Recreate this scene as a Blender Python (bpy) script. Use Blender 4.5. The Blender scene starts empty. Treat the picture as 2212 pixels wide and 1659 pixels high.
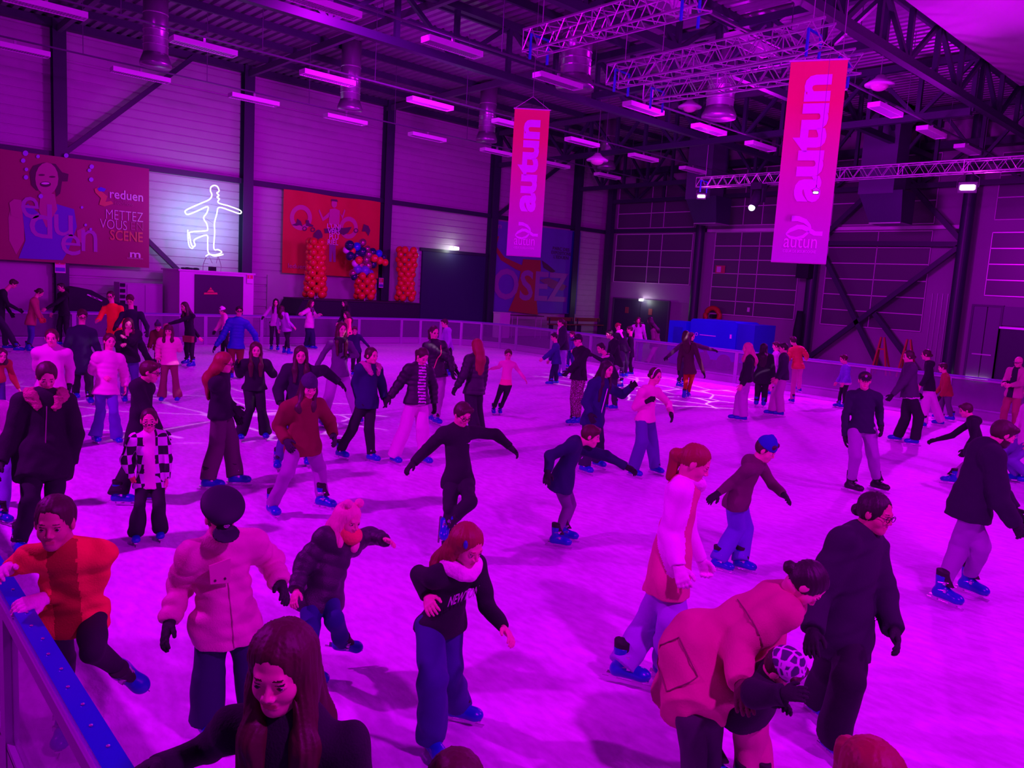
import bpy, math, random
import numpy as np
from mathutils import Matrix, Vector
random.seed(5)
PI = math.pi
# ------------------------------------------------------------ camera, world, light
W_, H_ = 2212, 1659
FPX, CAMZ, ROLL, HC = 1661.0, 2.6, 0.06, 620.0
_d = (H_/2-HC)*math.cos(ROLL)
PITCH = math.atan(_d/FPX)
AZ = math.atan(((2916-W_/2)*math.cos(ROLL)+(735-HC)*math.sin(ROLL))/math.hypot(FPX, _d))
fw = np.array([math.cos(AZ)*math.cos(PITCH), math.sin(AZ)*math.cos(PITCH), -math.sin(PITCH)])
rt = np.array([math.sin(AZ), -math.cos(AZ), 0.0])
up = np.cross(rt, fw)
IX = math.cos(ROLL)*rt+math.sin(ROLL)*up
IY = -(-math.sin(ROLL)*rt+math.cos(ROLL)*up)
O = np.array([0, 0, CAMZ])
sc = bpy.context.scene
col = sc.collection
cd = bpy.data.cameras.new('camera'); cam = bpy.data.objects.new('camera', cd); col.objects.link(cam)
cd.sensor_width = 36; cd.lens = FPX/W_*36; cd.clip_start = .05; cd.clip_end = 200
cam.matrix_world = Matrix(((IX[0], -IY[0], -fw[0], 0), (IX[1], -IY[1], -fw[1], 0), (IX[2], -IY[2], -fw[2], CAMZ), (0, 0, 0, 1)))
sc.camera = cam
sc.view_settings.view_transform = 'Standard'; sc.view_settings.look = 'None'
sc.view_settings.exposure = -0.05; sc.view_settings.gamma = 1; sc.view_settings.use_curve_mapping = False
wd = bpy.data.worlds.new('world'); sc.world = wd; wd.use_nodes = True
wd.node_tree.nodes['Background'].inputs[0].default_value = (.62, .001, 1, 1)
wd.node_tree.nodes['Background'].inputs[1].default_value = .20
def lamp(kind, loc, target, power, color, size=.4, angle=100, blend=.6):
    l = bpy.data.lights.new('stage_or_fill_light', kind); o = bpy.data.objects.new('stage_or_fill_light', l); col.objects.link(o)
    o.location = loc; l.energy = power; l.color = color
    if kind == 'SPOT': l.spot_size = math.radians(angle); l.spot_blend = blend; l.shadow_soft_size = size
    elif kind == 'AREA': l.size = size; l.shape = 'DISK'
    else: l.shadow_soft_size = size
    o.rotation_euler = (Vector(target)-Vector(loc)).to_track_quat('-Z', 'Y').to_euler()
    return o
MAG = (.72, .0005, 1.0)
lamp('AREA', (-2.5, 9, 6.6), (9, 9, 0), 860, MAG, .35)
lamp('AREA', (2.5, -2.5, 6.6), (8, 7, 0), 560, MAG, .5)
lamp('AREA', (12, -3, 6.8), (12, 8, 0), 500, MAG, .5)
lamp('AREA', (25.6, 8.4, 6.2), (12, 9, 0), 620, MAG, .3)
lamp('AREA', (25.6, 15.6, 6.2), (12, 14, 0), 430, MAG, .3)
lamp('AREA', (10, 16, 9.5), (11, 16, 0), 480, (.66, .0008, 1), 1.0)
lamp('AREA', (13, 17.4, 6.2), (13, 30.4, 5.0), 520, (.70, .006, 1), 1.5)  # unseen lamp, there to brighten the left wall
lamp('AREA', (17.5, 12.2, 5.8), (35, 15, 4), 700, (.70, .001, 1), 1.5)  # added fill with no fixture, lifts the right wall
def gobo(loc, target, power, angle, scale, thr):
    o = lamp('SPOT', loc, target, power, (1, .45, 1), .02, angle, .25)
    l = o.data; l.use_nodes = True; nt = l.node_tree; em = nt.nodes['Emission']
    tc = nt.nodes.new('ShaderNodeTexCoord'); vo = nt.nodes.new('ShaderNodeTexVoronoi'); vo.feature = 'DISTANCE_TO_EDGE'
    vo.inputs['Scale'].default_value = scale
    nz = nt.nodes.new('ShaderNodeTexNoise'); nz.inputs['Scale'].default_value = scale*.8
    mx = nt.nodes.new('ShaderNodeVectorMath'); mx.operation = 'MULTIPLY_ADD'; mx.inputs[1].default_value = (.25/scale*2,)*3
    rm = nt.nodes.new('ShaderNodeMapRange'); rm.inputs[1].default_value = thr*.45; rm.inputs[2].default_value = thr; rm.inputs[3].default_value = 1; rm.inputs[4].default_value = 0
    nt.links.new(tc.outputs['Normal'], nz.inputs['Vector']); nt.links.new(nz.outputs['Color'], mx.inputs[0]); nt.links.new(tc.outputs['Normal'], mx.inputs[2])
    nt.links.new(mx.outputs[0], vo.inputs['Vector']); nt.links.new(vo.outputs['Distance'], rm.inputs[0]); nt.links.new(rm.outputs[0], em.inputs['Strength'])
gobo((15.4, 6.6, 6.4), (17.2, 12.6, 0), 4200, 33, 9, .03)
gobo((10.5, 8.6, 6.6), (5.6, 13.8, 0), 1800, 34, 8, .028)

# ------------------------------------------------------------ helpers
def ray(x, y): return fw+IX*(x-W_/2)/FPX+IY*(y-H_/2)/FPX
def gz(x, y, z=0.0):
    r = ray(x, y); t = (z-CAMZ)/r[2]; return np.array([r[0]*t, r[1]*t, z])
def py(x, y, Y): r = ray(x, y); t = Y/r[1]; return np.array([r[0]*t, Y, CAMZ+r[2]*t])
def pxx(x, y, X): r = ray(x, y); t = X/r[0]; return np.array([X, r[1]*t, CAMZ+r[2]*t])
MATS = {}
def mat(name, c, rough=.6, metal=0, bump=0, bscale=60, var=0, emit=None, es=0, alpha=1, trans=0, coat=0, spec=.5, sheen=0):
    if name in MATS: return MATS[name]
    m = bpy.data.materials.new(name); MATS[name] = m; m.use_nodes = True
    nt = m.node_tree; b = nt.nodes['Principled BSDF']
    b.inputs['Base Color'].default_value = (*c, 1); b.inputs['Roughness'].default_value = rough; b.inputs['Metallic'].default_value = metal
    b.inputs['Specular IOR Level'].default_value = spec
    if coat: b.inputs['Coat Weight'].default_value = coat
    if emit: b.inputs['Emission Color'].default_value = (*emit, 1); b.inputs['Emission Strength'].default_value = es
    if trans: b.inputs['Transmission Weight'].default_value = trans
    if alpha < 1: b.inputs['Alpha'].default_value = alpha
    if bump or var:
        tc = nt.nodes.new('ShaderNodeTexCoord'); n = nt.nodes.new('ShaderNodeTexNoise'); n.inputs['Scale'].default_value = bscale; n.inputs['Detail'].default_value = 4
        nt.links.new(tc.outputs['Object'], n.inputs['Vector'])
        if bump:
            bp = nt.nodes.new('ShaderNodeBump'); bp.inputs['Strength'].default_value = bump; bp.inputs['Distance'].default_value = .02
            nt.links.new(n.outputs['Fac'], bp.inputs['Height']); nt.links.new(bp.outputs[0], b.inputs['Normal'])
        if var:
            mx = nt.nodes.new('ShaderNodeMix'); mx.data_type = 'RGBA'
            mx.inputs[6].default_value = (*[v*(1-var) for v in c], 1); mx.inputs[7].default_value = (*[min(1, v*(1+var)) for v in c], 1)
            nt.links.new(n.outputs['Fac'], mx.inputs[0]); nt.links.new(mx.outputs[2], b.inputs['Base Color'])
    return m
def tag(o, label=None, cat=None, group=None, kind=None):
    if label: o['label'] = label
    if cat: o['category'] = cat
    if group: o['group'] = group
    if kind: o['kind'] = kind
    return o
def empty(name, loc=(0, 0, 0), rz=0, parent=None):
    o = bpy.data.objects.new(name, None); col.objects.link(o); o.location = loc; o.rotation_euler = (0, 0, rz); o.empty_display_size = .1
    if parent: o.parent = parent
    return o
def mk(name, V, F, m, parent=None, smooth=False, mi=None, org=None):
    """one mesh object; V in world coordinates (or relative to org / to the parent's origin)"""
    me = bpy.data.meshes.new(name); V = np.asarray(V, float).reshape(-1, 3)
    if org is not None: V = V-np.array(org)
    if isinstance(F, np.ndarray):
        me.vertices.add(len(V)); me.vertices.foreach_set('co', V.astype(np.float32).ravel())
        me.loops.add(F.size); me.loops.foreach_set('vertex_index', F.astype(np.int32).ravel())
        me.polygons.add(len(F)); me.polygons.foreach_set('loop_start', np.arange(0, F.size, F.shape[1], dtype=np.int32))
        me.update(calc_edges=True)
    else: me.from_pydata(V.tolist(), [], F)
    for q in (m if isinstance(m, (list, tuple)) else [m]): me.materials.append(q)
    if mi is not None: me.polygons.foreach_set('material_index', np.asarray(mi, np.int32))
    if smooth: me.polygons.foreach_set('use_smooth', [True]*len(me.polygons))
    me.update()
    o = bpy.data.objects.new(name, me); col.objects.link(o)
    if parent: o.parent = parent
    if org is not None and not parent: o.location = org
    return o
class MB:
    def __init__(s): s.V = []; s.F = []
    def raw(s, V, F):
        n = len(s.V); s.V += [tuple(v) for v in V]; s.F += [tuple(i+n for i in f) for f in F]; return s
    def box(s, a, b):
        x0, y0, z0 = [min(p, q) for p, q in zip(a, b)]; x1, y1, z1 = [max(p, q) for p, q in zip(a, b)]
        return s.raw([(x0,y0,z0),(x1,y0,z0),(x1,y1,z0),(x0,y1,z0),(x0,y0,z1),(x1,y0,z1),(x1,y1,z1),(x0,y1,z1)],
                     [(0,3,2,1),(4,5,6,7),(0,1,5,4),(1,2,6,5),(2,3,7,6),(3,0,4,7)])
    def bar(s, a, b, w, h=None, n=4, upv=(0, 0, 1)):
        a = np.array(a, float); b = np.array(b, float); d = (b-a)/np.linalg.norm(b-a); u = np.array(upv, float)
        if abs(d@u) > .95: u = np.array([1., 0, 0])
        x = np.cross(d, u); x /= np.linalg.norm(x); y = np.cross(x, d); h = h or w
        ring = []
        for p in (a, b):
            for k in range(n):
                t = 2*PI*(k+.5)/n; f = math.sqrt(2) if n == 4 else 1
                ring.append(p+x*math.cos(t)*w/2*f+y*math.sin(t)*h/2*f)
        F = [(k, (k+1) % n, n+(k+1) % n, n+k) for k in range(n)]+[tuple(range(n-1, -1, -1)), tuple(range(n, 2*n))]
        return s.raw(ring, F)
    def tube(s, P, r, n=8, closed=False):
        P = [np.array(p, float) for p in P]; m = len(P); R = []
        for i, p in enumerate(P):
            a = P[i-1] if (i > 0 or closed) else P[0]; b = P[(i+1) % m] if (i < m-1 or closed) else P[-1]
            d = b-a; d /= (np.linalg.norm(d)+1e-9); u = np.array([0, 0, 1.]) if abs(d[2]) < .9 else np.array([1., 0, 0])
            x = np.cross(d, u); x /= np.linalg.norm(x); y = np.cross(x, d)
            if i and (x@lx) < 0 and abs(x@lx) > .5: x = -x; y = -y
            lx = x; rr = r[i] if isinstance(r, (list, tuple)) else r
            R += [p+(x*math.cos(2*PI*k/n)+y*math.sin(2*PI*k/n))*rr for k in range(n)]
        F = [(i*n+k, i*n+(k+1) % n, ((i+1) % m)*n+(k+1) % n, ((i+1) % m)*n+k) for i in range(m if closed else m-1) for k in range(n)]
        if not closed: F += [tuple(range(n-1, -1, -1)), tuple(range((m-1)*n, m*n))]
        return s.raw(R, F)
    def lathe(s, c, prof, n=20):
        R = [(c[0]+r*math.cos(2*PI*k/n), c[1]+r*math.sin(2*PI*k/n), c[2]+z) for r, z in prof for k in range(n)]
        m = len(prof); return s.raw(R, [(i*n+k, i*n+(k+1) % n, (i+1)*n+(k+1) % n, (i+1)*n+k) for i in range(m-1) for k in range(n)]+[tuple(range(n-1, -1, -1)), tuple(range((m-1)*n, m*n))])
    def ball(s, c, r, n=12, m=8, sq=(1, 1, 1)):
        V = [(c[0], c[1], c[2]+r*sq[2])]
        for i in range(1, m):
            for k in range(n): V.append((c[0]+r*sq[0]*math.sin(PI*i/m)*math.cos(2*PI*k/n), c[1]+r*sq[1]*math.sin(PI*i/m)*math.sin(2*PI*k/n), c[2]+r*sq[2]*math.cos(PI*i/m)))
        V.append((c[0], c[1], c[2]-r*sq[2])); L = len(V)-1
        F = [(0, 1+k, 1+(k+1) % n) for k in range(n)]
        for i in range(m-2):
            for k in range(n): F.append((1+i*n+k, 1+(i+1)*n+k, 1+(i+1)*n+(k+1) % n, 1+i*n+(k+1) % n))
        return s.raw(V, F+[(L, 1+(m-2)*n+(k+1) % n, 1+(m-2)*n+k) for k in range(n)])
    def plate(s, P, d):
        """polygon P given thickness along vector d"""
        P = [np.array(p, float) for p in P]; n = len(P); d = np.array(d, float)
        nn = sum((np.cross(P[i]-P[0], P[(i+1) % n]-P[0]) for i in range(n)), np.zeros(3))
        if nn@d < 0: P = P[::-1]
        return s.raw(P+[p+d for p in P], [tuple(range(n-1, -1, -1)), tuple(range(n, 2*n))]+[(i, (i+1) % n, n+(i+1) % n, n+i) for i in range(n)])
    def build(s, name, m, parent=None, smooth=False, org=None):
        if parent is not None and org is None: org = tuple(parent.matrix_basis.translation)
        return mk(name, s.V, s.F, m, parent, smooth, org=org)
def clone(o, parent=None):
    c = o.copy(); col.objects.link(c)
    if parent: c.parent = parent
    for ch in list(o.children): clone(ch, c)
    return c
def text(name, s, org, ex, ey, wid, hei, m, parent=None, bold=0, thick=.004):
    """lettering fitted in a box: org lower-left corner, ex / ey unit directions"""
    cu = bpy.data.curves.new(name, 'FONT'); cu.body = s; cu.extrude = 0; cu.offset = bold; cu.resolution_u = 3; cu.space_line = .8
    t = bpy.data.objects.new(name, cu); col.objects.link(t)
    me = bpy.data.meshes.new_from_object(t.evaluated_get(bpy.context.evaluated_depsgraph_get())) ; bpy.data.objects.remove(t)
    V = np.zeros(len(me.vertices)*3); me.vertices.foreach_get('co', V); V = V.reshape(-1, 3)
    F = [tuple(p.vertices) for p in me.polygons]
    lo = V.min(0); hi = V.max(0); ex = np.array(ex, float); ey = np.array(ey, float); nrm = np.cross(ex, ey)
    q = (V-lo)/(hi-lo+1e-9)
    Wd = np.array(org)+np.outer(q[:, 0]*wid, ex)+np.outer(q[:, 1]*hei, ey)+nrm*thick
    po = tuple(parent.matrix_basis.translation) if parent else None
    return mk(name, Wd, F, m, parent, org=po)
# ------------------------------------------------------------ smooth bodies (distance fields)
def rnd(a): return np.array(a, float)
def nrmz(v): v = np.asarray(v, float); return v/(np.linalg.norm(v)+1e-9)
class Field:
    def __init__(s, lo, hi, h):
        s.h = h; s.lo = rnd(lo)-3*h; s.n = np.maximum(4, np.ceil((rnd(hi)+3*h-s.lo)/h).astype(int)+1)
        s.ax = [np.float32(s.lo[i])+np.arange(s.n[i], dtype=np.float32)*np.float32(h) for i in range(3)]
        s.a = np.full(s.n, 4*h, np.float32)
    def sub(s, lo, hi):
        i0 = np.clip(np.floor((lo-s.lo)/s.h).astype(int), 0, s.n); i1 = np.clip(np.ceil((hi-s.lo)/s.h).astype(int)+1, 0, s.n)
        if (i1 <= i0).any(): return None
        sl = tuple(slice(a, b) for a, b in zip(i0, i1))
        X, Y, Z = [s.ax[i][sl[i]] for i in range(3)]
        return sl, X[:, None, None], Y[None, :, None], Z[None, None, :]
    def blend(s, sl, d, k, op):
        a = s.a[sl]
        if op == 'sub':
            d = -d; h = np.maximum(k-np.abs(a-d), 0)/k; s.a[sl] = np.maximum(a, d)+h*h*k*.25
        else:
            h = np.maximum(k-np.abs(a-d), 0)/k; s.a[sl] = np.minimum(a, d)-h*h*k*.25
    def cone(s, a, b, ra, rb, k=.02, flat=None, fs=1, ridge=0, ramp=.008, cut=False, op='add'):
        a = rnd(a); b = rnd(b); m = max(ra, rb)+k+2*s.h
        g = s.sub(np.minimum(a, b)-m, np.maximum(a, b)+m)
        if g is None: return
        sl, X, Y, Z = g; X = X-a[0]; Y = Y-a[1]; Z = Z-a[2]; d = b-a; L2 = max(float(d@d), 1e-9)
        t0 = (X*d[0]+Y*d[1]+Z*d[2])/L2; t = np.clip(t0, 0, 1)
        qx, qy, qz = X-t*d[0], Y-t*d[1], Z-t*d[2]
        if flat is not None:
            f = flat; w = (qx*f[0]+qy*f[1]+qz*f[2])*(fs-1); q = np.sqrt((qx+w*f[0])**2+(qy+w*f[1])**2+(qz+w*f[2])**2)
        else: q = np.sqrt(qx*qx+qy*qy+qz*qz)
        r = ra+(rb-ra)*t
        if ridge: r = r+ramp*(np.abs(np.sin(PI*t*math.sqrt(L2)/ridge))-.6)
        D = q-r
        if flat is not None: D = D/(1+(fs-1)*.5)
        if cut: D = np.maximum(D, (t0-1)*math.sqrt(L2))
        s.blend(sl, D.astype(np.float32), k, op)
    def ell(s, c, R, rad, k=.02, op='add'):
        c = rnd(c); m = max(rad)+k+2*s.h; g = s.sub(c-m, c+m)
        if g is None: return
        sl, X, Y, Z = g; X = X-c[0]; Y = Y-c[1]; Z = Z-c[2]; k0 = 0; k1 = 0
        for i in range(3):
            e = R[i]; q = (X*e[0]+Y*e[1]+Z*e[2])/rad[i]; k0 = k0+q*q; k1 = k1+(q/rad[i])**2
        k0 = np.sqrt(k0); k1 = np.sqrt(k1)+1e-6
        s.blend(sl, (k0*(k0-1)/k1).astype(np.float32), k, op)
    def halfspace(s, p, n, lo=None, hi=None):
        """remove everything on the +n side of p (optionally only in a box)"""
        g = s.sub(s.lo if lo is None else rnd(lo), s.ax_hi() if hi is None else rnd(hi)); 
        if g is None: return
        sl, X, Y, Z = g; s.a[sl] = np.maximum(s.a[sl], ((X-p[0])*n[0]+(Y-p[1])*n[1]+(Z-p[2])*n[2]).astype(np.float32))
    def ax_hi(s): return s.lo+s.h*s.n
    def folds(s, amp, seed=0, f=34):
        r = np.random.RandomState(seed); X, Y, Z = s.ax[0][:, None, None], s.ax[1][None, :, None], s.ax[2][None, None, :]
        tot = 0
        for i in range(3):
            v = r.randn(3); v /= np.linalg.norm(v); w = r.randn(3); ff = f*(.6+.6*r.rand())
            tot = tot+np.sin(ff*(X*v[0]+Y*v[1]+Z*v[2])+1.8*np.sin(ff*.37*(X*w[0]+Y*w[1]+Z*w[2])+i))
        s.a += (amp*.5*tot).astype(np.float32)
    def strands(s, c, r, f, amp, n):
        X, Y, Z = s.ax[0][:, None, None]-c[0], s.ax[1][None, :, None]-c[1], s.ax[2][None, None, :]-c[2]
        th = np.arctan2(X*r[0]+Y*r[1], X*f[0]+Y*f[1]+.02); s.a += (amp*(np.sin(th*n+1.5*np.sin(Z*22+th*3))+.6*np.sin(th*n*.41+Z*9))).astype(np.float32)
    def mesh(s):
        a = s.a; a[a == 0] = 1e-6; ins = a < 0
        c = ins.astype(np.int8); S = sum(c[i:a.shape[0]-1+i, j:a.shape[1]-1+j, k:a.shape[2]-1+k] for i in (0, 1) for j in (0, 1) for k in (0, 1))
        act = (S > 0) & (S < 8); idx = np.full(act.shape, -1, np.int64); I = np.argwhere(act)
        if len(I) == 0: return np.zeros((0, 3)), np.zeros((0, 4), int)
        idx[act] = np.arange(len(I)); P = np.zeros((len(I), 3)); N = np.zeros(len(I))
        for ax in range(3):
            o1, o2 = [q for q in range(3) if q != ax]
            for u in (0, 1):
                for v in (0, 1):
                    o = np.zeros(3, int); o[o1] = u; o[o2] = v; e = o.copy(); e[ax] = 1
                    A = a[tuple((I+o).T)]; B = a[tuple((I+e).T)]; m = (A < 0) != (B < 0)
                    t = np.where(m, A/(A-B+1e-12), 0); pt = np.tile(o.astype(float), (len(I), 1)); pt[:, ax] = t
                    P[m] += pt[m]; N[m] += 1
        V = s.lo+(I+P/np.maximum(N, 1)[:, None])*s.h
        Q = []
        for ax in range(3):
            o1, o2 = (ax+1) % 3, (ax+2) % 3
            slA = [slice(None)]*3; slB = [slice(None)]*3; slA[ax] = slice(0, -1); slB[ax] = slice(1, None)
            A = ins[tuple(slA)]; B = ins[tuple(slB)]; E = np.argwhere(A != B)
            E = E[(E[:, o1] > 0) & (E[:, o2] > 0) & (E[:, o1] < a.shape[o1]-1) & (E[:, o2] < a.shape[o2]-1)]
            fl = A[tuple(E.T)]; d1 = np.zeros(3, int); d1[o1] = 1; d2 = np.zeros(3, int); d2[o2] = 1
            q = np.stack([idx[tuple((E-d1-d2).T)], idx[tuple((E-d2).T)], idx[tuple(E.T)], idx[tuple((E-d1).T)]], 1)
            q[~fl] = q[~fl][:, ::-1]; Q.append(q)
        return V, np.concatenate(Q)
def field_obj(name, F, m, parent, mi=None):
    V, Q = F.mesh()
    if len(V) == 0: return None
    return mk(name, V, Q, m, parent, True, mi)

# ------------------------------------------------------------ people
SKIN = [(.80, .42, .34), (.62, .30, .22), (.45, .2, .13)]
HAIRC = dict(black=(.018, .009, .012), dark=(.05, .017, .016), brown=(.065, .014, .014), red=(.27, .035, .03), blond=(.6, .28, .24), pink=(.85, .28, .42), grey=(.7, .55, .6))
def colm(prefix, c, **k): return mat('%s_%02d_%02d_%02d' % (prefix, int(c[0]*99), int(c[1]*99), int(c[2]*99)), c, **k)
_EYE = {}
def eye_mesh():
    if 'm' not in _EYE:
        b = MB().ball((0, 0, 0), 1, 16, 12); me = bpy.data.meshes.new('eye'); me.from_pydata(b.V, [], b.F)
        me.materials.append(mat('eye_white', (.75, .6, .62), .2)); me.materials.append(mat('eye_iris', (.03, .015, .012), .15))
        for p in me.polygons: p.use_smooth = True; p.material_index = 1 if p.center.y > .78 else 0
        _EYE['m'] = me
    return _EYE['m']
_SK = {}
def skate_set(kind):
    if kind in _SK: return _SK[kind]
    h = .006; F = Field((-.07, -.11, -.1), (.07, .21, .14), h)
    F.cone((0, -.012, .10), (0, -.004, -.02), .054, .05, .02); F.cone((0, -.035, -.052), (0, .13, -.058), .036, .032, .05, (1, 0, 0), .9)
    F.cone((0, .0, -.02), (0, .13, -.045), .047, .034, .03); F.ell((0, .135, -.05), np.eye(3), (.045, .055, .032), .03)
    F.ell((0, -.04, -.05), np.eye(3), (.038, .035, .04), .03); F.halfspace((0, 0, -.084), (0, 0, -1)); F.halfspace((0, 0, .115), (0, .15, 1))
    V, Q = F.mesh(); me = bpy.data.meshes.new('boot'); me.from_pydata(V.tolist(), [], Q.tolist())
    me.materials.append(mat('skate_blue_plastic', (.012, .04, .46), .28, bump=.05) if kind == 'blue' else mat('skate_black_leather', (.012, .008, .014), .4, bump=.1))
    for p in me.polygons: p.use_smooth = True
    G = Field((-.06, -.08, .05), (.06, .1, .17), h); G.cone((0, -.012, .07), (0, -.014, .15), .05, .053, .01); G.cone((0, .02, .09), (0, .085, .0), .03, .03, .02); G.halfspace((0, 0, .15), (0, .2, 1))
    V, Q = G.mesh(); li = bpy.data.meshes.new('liner'); li.from_pydata(V.tolist(), [], Q.tolist()); li.materials.append(mat('skate_liner_black', (.012, .008, .014), .7))
    for p in li.polygons: p.use_smooth = True
    b = MB().box((-.003, -.13, -.135), (.003, .19, -.112)); b.box((-.012, -.085, -.115), (.012, -.03, -.08)); b.box((-.012, .07, -.115), (.012, .14, -.08)); b.box((-.02, -.1, -.09), (.02, .18, -.08))
    b.raw([(-.003, .19, -.135), (.003, .19, -.135), (.003, .205, -.112), (-.003, .205, -.112), (-.003, .19, -.112), (.003, .19, -.112)], [(0, 1, 2, 3), (0, 3, 4), (1, 5, 2), (3, 2, 5, 4)])
    bl = bpy.data.meshes.new('blade'); bl.from_pydata(b.V, [], b.F); bl.materials.append(mat('blade_steel', (.7, .7, .72), .25, 1))
    c = MB()
    for z, y in ((.06, .045), (-.005, .055)):
        c.tube([(.052, y-.06, z-.004), (.045, y-.01, z+.004), (.012, y+.02, z+.004), (-.03, y+.008, z+.004), (-.052, y-.06, z-.004)], .006, 6); c.box((.03, y-.015, z-.012), (.056, y+.008, z+.014))
    bu = bpy.data.meshes.new('buckle'); bu.from_pydata(c.V, [], c.F); bu.materials.append(mat('buckle_silver', (.75, .7, .8), .25, .8))
    if kind == 'black':
        c = MB()
        for i in range(6): c.tube([(-.025, .03+.018*i, .06-.02*i), (0, .048+.018*i, .06-.02*i), (.025, .03+.018*i, .06-.02*i)], .004, 5)
        bu = bpy.data.meshes.new('lace'); bu.from_pydata(c.V, [], c.F); bu.materials.append(mat('lace_white', (.7, .65, .7), .7))
    _SK[kind] = (me, li, bl, bu); return _SK[kind]
def hand(F, w, d, pn, side, s, fat=1, curl=.35, k=.006):
    """palm, four jointed fingers and a side thumb; w wrist, d along the hand, pn palm normal, side towards the thumb"""
    d = nrmz(d); pn = nrmz(pn-d*(pn@d)); e = nrmz(side-d*(side@d)-pn*(side@pn))
    F.cone(w-d*.01, w+d*.05*s, .024*s*fat, .030*s*fat, .02, pn, 1.35)
    for i, (o, L) in enumerate(((.031, .068), (.0105, .076), (-.010, .071), (-.031, .056))):
        b = w+d*.045*s+e*o*.7*s; t = w+d*.088*s+e*o*s; F.cone(b, t, .0125*s*fat, .011*s*fat, .012)
        a = e*(o*3.2)*.12; dd = nrmz(d+e*o*4.2*.9); p = t; r = .0092*s*fat
        for j in range(3):
            c = curl*(j+.6)*(1+.12*i); v = nrmz(dd*math.cos(c)+pn*math.sin(c)); q = p+v*L*s*(.42, .32, .26)[j]
            F.cone(p, q, r, r*.92, k); p = q; r *= .92
    t0 = w+d*.022*s+e*.022*s; t1 = t0+(e*.75+d*.62+pn*.25)*.036*s; t2 = t1+(d*.85+e*.42+pn*.3)*.03*s; t3 = t2+(d*.95+e*.1+pn*.35)*.024*s
    F.cone(t0, t1, .0145*s*fat, .0115*s*fat, .012); F.cone(t1, t2, .011*s*fat, .0105*s*fat, k); F.cone(t2, t3, .0105*s*fat, .009*s*fat, k)
def ik(a, c, l1, l2, pref):
    v = c-a; D = np.linalg.norm(v); u = v/(D+1e-9); D2 = min(D, (l1+l2)*.999); x = (l1*l1-l2*l2+D2*D2)/(2*D2); h = math.sqrt(max(0, l1*l1-x*x))
    p = pref-u*(pref@u); return a+u*(x*D/D2)+nrmz(p)*h
def solve(px, par, L, pref):
    r = nrmz(ray(*px)); q = par-O; tc = q@r; dc = np.linalg.norm(O+r*tc-par); m = math.sqrt(max(0, (.97*L)**2-dc*dc))
    c1 = O+r*(tc+m); c2 = O+r*(tc-m); return c1 if (c1-par)@pref > (c2-par)@pref else c2
def basis(f, u):
    f = nrmz(f); r = nrmz(np.cross(f, u)); return r, f, np.cross(r, f)
PEOPLE = []
def on_cloth(q, P, d, out=.5):
    """drop points P along direction d onto the garment's surface (for seams, plackets, zips)"""
    G = q['G']; R_ = []
    for p_ in P:
        for t in np.arange(0, out+.3, G.h*.5):
            x = p_+d*t; i = np.round((x-G.lo)/G.h).astype(int)
            if (i > 0).all() and (i < G.n-1).all() and G.a[tuple(i)] < G.h*.4: R_.append(x-d*.003); break
    return R_
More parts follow.
